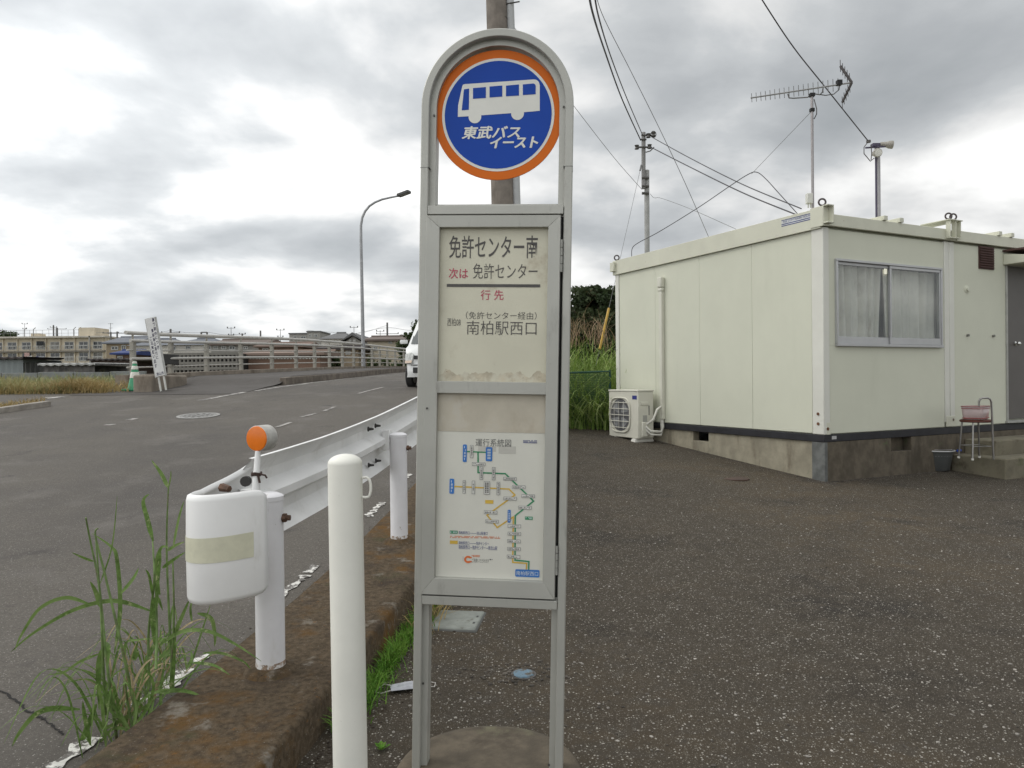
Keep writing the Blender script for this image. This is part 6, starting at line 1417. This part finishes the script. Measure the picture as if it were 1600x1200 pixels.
# retaining wall and tin sheds
gw = mat('retaining_wall', (.205, .215, .21), .9, var=.15, scale=.7, stains=[((.13, .14, .12), .9, .5, .75, (1, 1, .4)), ((.15, .18, .10), .5, .6, .8)])
a, b = at(-110, 583, 41), at(226, 581.5, 41); mb = MB(); x = a.x
k = 0
while x < b.x: mb.box(x, min(x + 1.95, b.x), 41, 41.25, .6, at(60, 582.5, 41).z + .03 * (k % 2)); x += 2; k += 1
tag(mb.build('retaining_wall', gw, bevel=.02), 'long blue grey concrete panel wall behind the roadside grass', 'wall')
tin = mat('tin_sheet', (.24, .245, .24), .6, .2, var=.15, scale=.8, stains=[((.15, .14, .12), 1.2, .55, .75, (1, 1, .3))])
def corrug(name, label, px0, px1, p_top, p_bot, Y, m, amp=.05, per=.32, cat='fence'):
    a, b = at(px0, p_bot, Y), at(px1, p_top, Y); n = int((b.x - a.x) / per * 4); mb = MB(); vs = []; fs = []
    for i in range(n + 1):
        x = a.x + (b.x - a.x) * i / n; y = Y + amp * math.sin(i * math.pi / 2); vs += [(x, y, a.z - .6), (x, y, b.z), (x, y + .06, b.z), (x, y + .06, a.z - .6)]
    for i in range(n):
        for k in range(4): fs.append((4 * i + k, 4 * i + 4 + k, 4 * i + 4 + (k + 1) % 4, 4 * i + (k + 1) % 4))
    fs += [(3, 2, 1, 0), (4 * n, 4 * n + 1, 4 * n + 2, 4 * n + 3)]
    mb.add(vs, fs); return tag(mb.build(name, m, smooth=30), label, cat)
corrug('tin_fence', 'grey corrugated tin fence stretch behind the retaining wall under the apartment', 36, 82, 566, 584, 50, tin)
corrug('tin_fence', 'pale streaked corrugated fence right of the tin shed roof', 138, 214, 567, 584, 56, mat('tin_dark', (.16, .15, .13), .7, var=.3, scale=.9, stains=[((.06, .05, .045), .8, .5, .7)]))
def shed(label, px0, px1, py, Y, dep, wm_, rm, th_, over=.2):
    a, b = at(px0, py, Y), at(px1, py, Y); t = thing('shed', label, 'shed', ((a.x + b.x) / 2, Y, GZ)); hw2 = (b.x - a.x) / 2; h = a.z - GZ
    mb = MB(); n = int(hw2 * 2 / .09); vs = []; fs = []
    for i in range(n + 1):
        x = -hw2 + 2 * hw2 * i / n; y = .03 * math.sin(i * math.pi / 2); vs += [(x, y, -.6), (x, y, h), (x, dep, h), (x, dep, -.6)]
    for i in range(n):
        for k in range(3): fs.append((4 * i + k, 4 * i + 4 + k, 4 * i + 5 + k, 4 * i + 1 + k))
    mb.add(vs, fs); mb.build('wall', wm_, t)
    mb = MB(); vs = []; fs = []; n = int((hw2 + over) * 2 / .12)
    for i in range(n + 1):
        x = -hw2 - over + 2 * (hw2 + over) * i / n; dz = .04 * math.sin(i * math.pi / 2); vs += [(x, -.3, h + dz + .004), (x, dep, h + th_ + dz), (x, dep, h + th_ + dz + .06), (x, -.3, h + dz + .12)]
    for i in range(n):
        for k in range(4): fs.append((4 * i + k, 4 * i + (k + 1) % 4, 4 * i + 4 + (k + 1) % 4, 4 * i + 4 + k))
    mb.add(vs, fs); mb.build('roof', rm, t); return t
shed('blue grey tin shed with a dark flat roof behind the roadside grass', -40, 36, 562, 47, 4, mat('tin_blue', (.22, .245, .245), .6, .1, var=.1, scale=.6), r_dark, .1)
shed('open grey shed with a whitish corrugated roof behind the retaining wall', 68, 148, 571.5, 47, 4, mat('shed_slats', (.11, .105, .10), .8, var=.5, scale=2.2), mat('roof_whitish', (.36, .36, .345), .6, var=.2, scale=2), .12)
shed('dark brown shed with a flat rusty roof left of the traffic cone', 142, 212, 563.5, 60, 6, mat('shed_brown', (.09, .065, .055), .9, var=.3, scale=1), r_dark, .1)
# skyline poles and aerials
FP = 'utility poles and aerials on the skyline'
def fpole(label, px, ptop, Y, arms, r=.13, name='utility_pole', cat='utility pole', box=False):
    p = at(px, ptop, Y); t = thing(name, label, cat, (p.x, Y, GZ), group=FP); H_ = p.z - GZ
    mb = MB(); mb.tube([(0, 0, -.5), (0, 0, H_)], [r * 1.2, r], 8); mb.build('shaft', mat('far_pole', (.15, .145, .14), .8), t)
    mb = MB()
    for dz, l in arms: mb.tube([(-l, 0, H_ - dz), (l, 0, H_ - dz)], .05 if r > .1 else .03, 6); mb.box(-l, -l + .12, -.05, .05, H_ - dz, H_ - dz + .2); mb.box(l - .12, l, -.05, .05, H_ - dz, H_ - dz + .2)
    if arms: mb.build('crossarm', mat('far_pole', (.15, .145, .14), .8), t)
    if box: mb = MB(); mb.lathe([(.001, 0), (.28, 0), (.28, .8), (.001, .8)], 10, Matrix.Translation((.35, 0, H_ - 2.2))); mb.build('transformer', w_grey, t)
    return t
fpole('utility pole with a broad crossarm on the skyline past the notice board', 266.5, 514, 95, [(.5, 1.2), (1.5, .5)], box=True)
fpole('utility pole at the left of the goalpost pair on the skyline', 314.5, 519, 100, [])
fpole('utility pole at the right of the goalpost pair, joined by a beam', 323.5, 519, 100, [])
fpole('short utility pole with a one sided bracket on the skyline mid railing', 378.5, 521, 110, [(.1, .5)])
fpole('utility pole with low wide insulator arms on the skyline mid railing', 407, 516.5, 115, [(2.0, 2.4), (2.6, 1.6)])
fpole('utility pole with crossarms right of the street lamp', 605, 504, 105, [(1.6, 1.6), (3.1, 1.2)])
fpole('utility pole behind the apartment roof railing', 83.5, 508, 170, [(.5, .8)], r=.16); fpole('thicker utility pole right behind the first one over the apartment roof', 89, 512, 172, [(.3, 2.2)], r=.22)
fpole('utility pole with a transformer above the blue grey roof', 173, 518.5, 120, [(.2, 1.3)], box=True); fpole('taller utility pole above the blue grey roof', 183, 518, 125, [(.3, 1.6)])
for px, pt, l in ((38.5, 505, 'thin aerial over the apartment roof'), (361, 511, 'thin aerial with two short bars above the long brown roof'), (438, 514, 'thin aerial left of the grey block of flats'), (553, 510, 'thin aerial above the gable by the street lamp'), (594, 516, 'thin low aerial left of the far pole')):
    fpole(l, px, pt, 100 if px > 100 else 140, [(.15, .55), (1.1, .4)], r=.035, name='roof_aerial', cat='aerial')
def fwire(label, pts, Y, r=.022):
    P = [at(px, py, Y) for px, py in pts]; mb = MB(); Q = spl(P, 6); mb.tube(Q, r, 5); tag(mb.build('distant_wire', wm2, smooth=60), label, 'wire', 'distant wires on the skyline')
fwire('distant wire from the apartment roof to the crossarm pole', [(150, 520), (183, 519.5), (225, 523), (266, 516.5)], 110); fwire('distant wire between the crossarm pole and the goalpost pair', [(266, 516.5), (290, 519.5), (314, 520), (324, 519), (350, 523), (379, 522)], 100)
fwire('distant wire from the grey flats over the hip roof towards the far pole', [(480, 516), (510, 518.5), (560, 521), (605, 508)], 120); fwire('distant wire running past the far pole to the dark tree', [(560, 520), (605, 512), (640, 516), (670, 512)], 104); fwire('beam wire joining the goalpost pair on the skyline', [(314.5, 519.3), (319, 519.2), (323.5, 519.3)], 100, .09)
# ================================================================== trees
bark = mat('bark', (.07, .055, .04), .95, var=.3, scale=6)
lf_d = leafmat('dark_foliage', [(.030, .048, .018), (.052, .066, .026), (.085, .075, .035)], .6, 3, .15)
lf_m = leafmat('mid_foliage', [(.040, .062, .020), (.065, .085, .030)], .6, 3, .15)
def tree(label, x, y, base, top, rx, lm, nclump=70, per=60, leafs=.22, trunk=.25, name='broadleaf_tree', group='dark trees beyond the grass', low=.15):
    t = thing(name, label, 'tree', (x, y, base), group=group); H_ = top - base; rr = random.Random(hash(label) % 9999)
    rr = random.Random(len(label) * 37 + int(abs(x) * 10)); nr = np.random.default_rng(len(label) + int(abs(x) * 7))
    mb = MB(); mb.tube([(0, 0, -.3), (.1 * trunk, 0, H_ * .3), (-.2 * trunk, .1, H_ * .6), (0, 0, H_ * .85)], [trunk, trunk * .75, trunk * .45, trunk * .12], 8)
    for k in range(7):
        a = k * 2.4; z = H_ * (.3 + .07 * k); l = rx * rr.uniform(.5, .85); mb.tube([(0, 0, z), (l * .5 * math.cos(a), l * .5 * math.sin(a), z + l * .35), (l * math.cos(a), l * math.sin(a), z + l * .55)], [trunk * .35, trunk * .2, trunk * .05], 6)
    mb.build('trunk', bark, t, smooth=60)
    V = []; Fc = []; k = 0
    for c in range(nclump):
        u = rr.random(); zf = low + (1 - low) * u; a = rr.uniform(0, 6.28); prof_ = math.sin(math.pi * min(1, (zf - low) / (1 - low) * .80 + .16)) ** .6; rad = rx * prof_ * rr.random() ** .4
        cx, cy, cz = rad * math.cos(a), rad * math.sin(a), H_ * zf * .95; cr0 = rx * rr.uniform(.16, .34)
        P = nr.normal(0, 1, (per, 3)); P /= np.linalg.norm(P, axis=1)[:, None]; P *= (nr.random((per, 1)) ** .33) * cr0; P[:, 2] *= .7; P += (cx, cy, cz)
        N1 = nr.normal(0, 1, (per, 3)); N1 /= np.linalg.norm(N1, axis=1)[:, None]; N2 = np.cross(N1, nr.normal(0, 1, (per, 3))); N2 /= np.linalg.norm(N2, axis=1)[:, None]; s = leafs * nr.uniform(.5, 1.2, (per, 1))
        for q in range(per):
            p, e1, e2 = P[q], N1[q] * s[q], N2[q] * s[q] * .55
            if p[2] > H_: continue
            V += [(p - e1).tolist(), (p + e2).tolist(), (p + e1).tolist(), (p - e2).tolist()]; Fc.append((k, k + 1, k + 2, k + 3)); k += 4
    me = bpy.data.meshes.new('crown'); me.from_pydata(V, [], Fc); me.materials.append(lm); o = bpy.data.objects.new('crown', me); COL.objects.link(o); o.parent = t; return t
for px, pt, Y, rx, l in ((900, 446, 38, 2.2, 'dark evergreen tree seen between the sign and the hut, left of the pair'), (939, 443, 36, 1.9, 'dark evergreen tree just behind the hut corner above the grass'), (858, 455, 42, 2.6, 'dark evergreen tree hidden mostly behind the bus stop sign'), (985, 450, 40, 2.4, 'dark evergreen tree hidden behind the hut end wall')):
    p = at(px, pt, Y); tree(l, p.x, Y, terrain(p.x, Y), p.z, rx, lf_d, 110, 90, .13, .2, low=.05)
p = at(668, 500, 62); tree('round dark tree above the white van beside the sign', p.x, 62, 1.2, p.z, 2.4, lf_m, 120, 80, .16, .25, name='round_tree', group=None, low=.25)
p = at(634, 528, 90); tree('small hazy conifer row tip left of the round tree', p.x - .6, 90, 1.2, p.z + .4, 1.6, lf_m, 50, 40, .2, .15, name='round_tree', group=None)
for px, pt, rx in ((-4, 514, 5.0), (14, 517.5, 3.6)): p = at(px, pt, 190); tree('distant dark tree top over the apartment roof' + (', the lower of two' if px > 0 else ''), p.x, 190, 1.2, p.z, rx, lf_m, 70, 50, .4, .4, group=None, name='distant_tree')
for k, (px, pt) in enumerate(((470, 552), (520, 556), (590, 556), (625, 558))): p = at(px, pt, 56); tree(('low shrub behind the railing left of the street lamp', 'low shrub behind the railing below the tan house', 'low shrub behind the railing right of the street lamp', 'low shrub behind the railing beside the van')[k], p.x, 56, GZ, p.z, 1.2, lf_m, 30, 50, .12, .06, name='shrub', group=None, low=.0)
# pale weeds standing at the retaining wall foot
def s_wallweed():
    px = random.uniform(-40, 205); Y = random.uniform(24, 39); p = at(px, 600, Y); return p.x, p.y, 1.2, 1
tag(blades('wall_weeds', 3000, s_wallweed, .3, .75, .035, .6, g_mix, 3), kind='stuff')
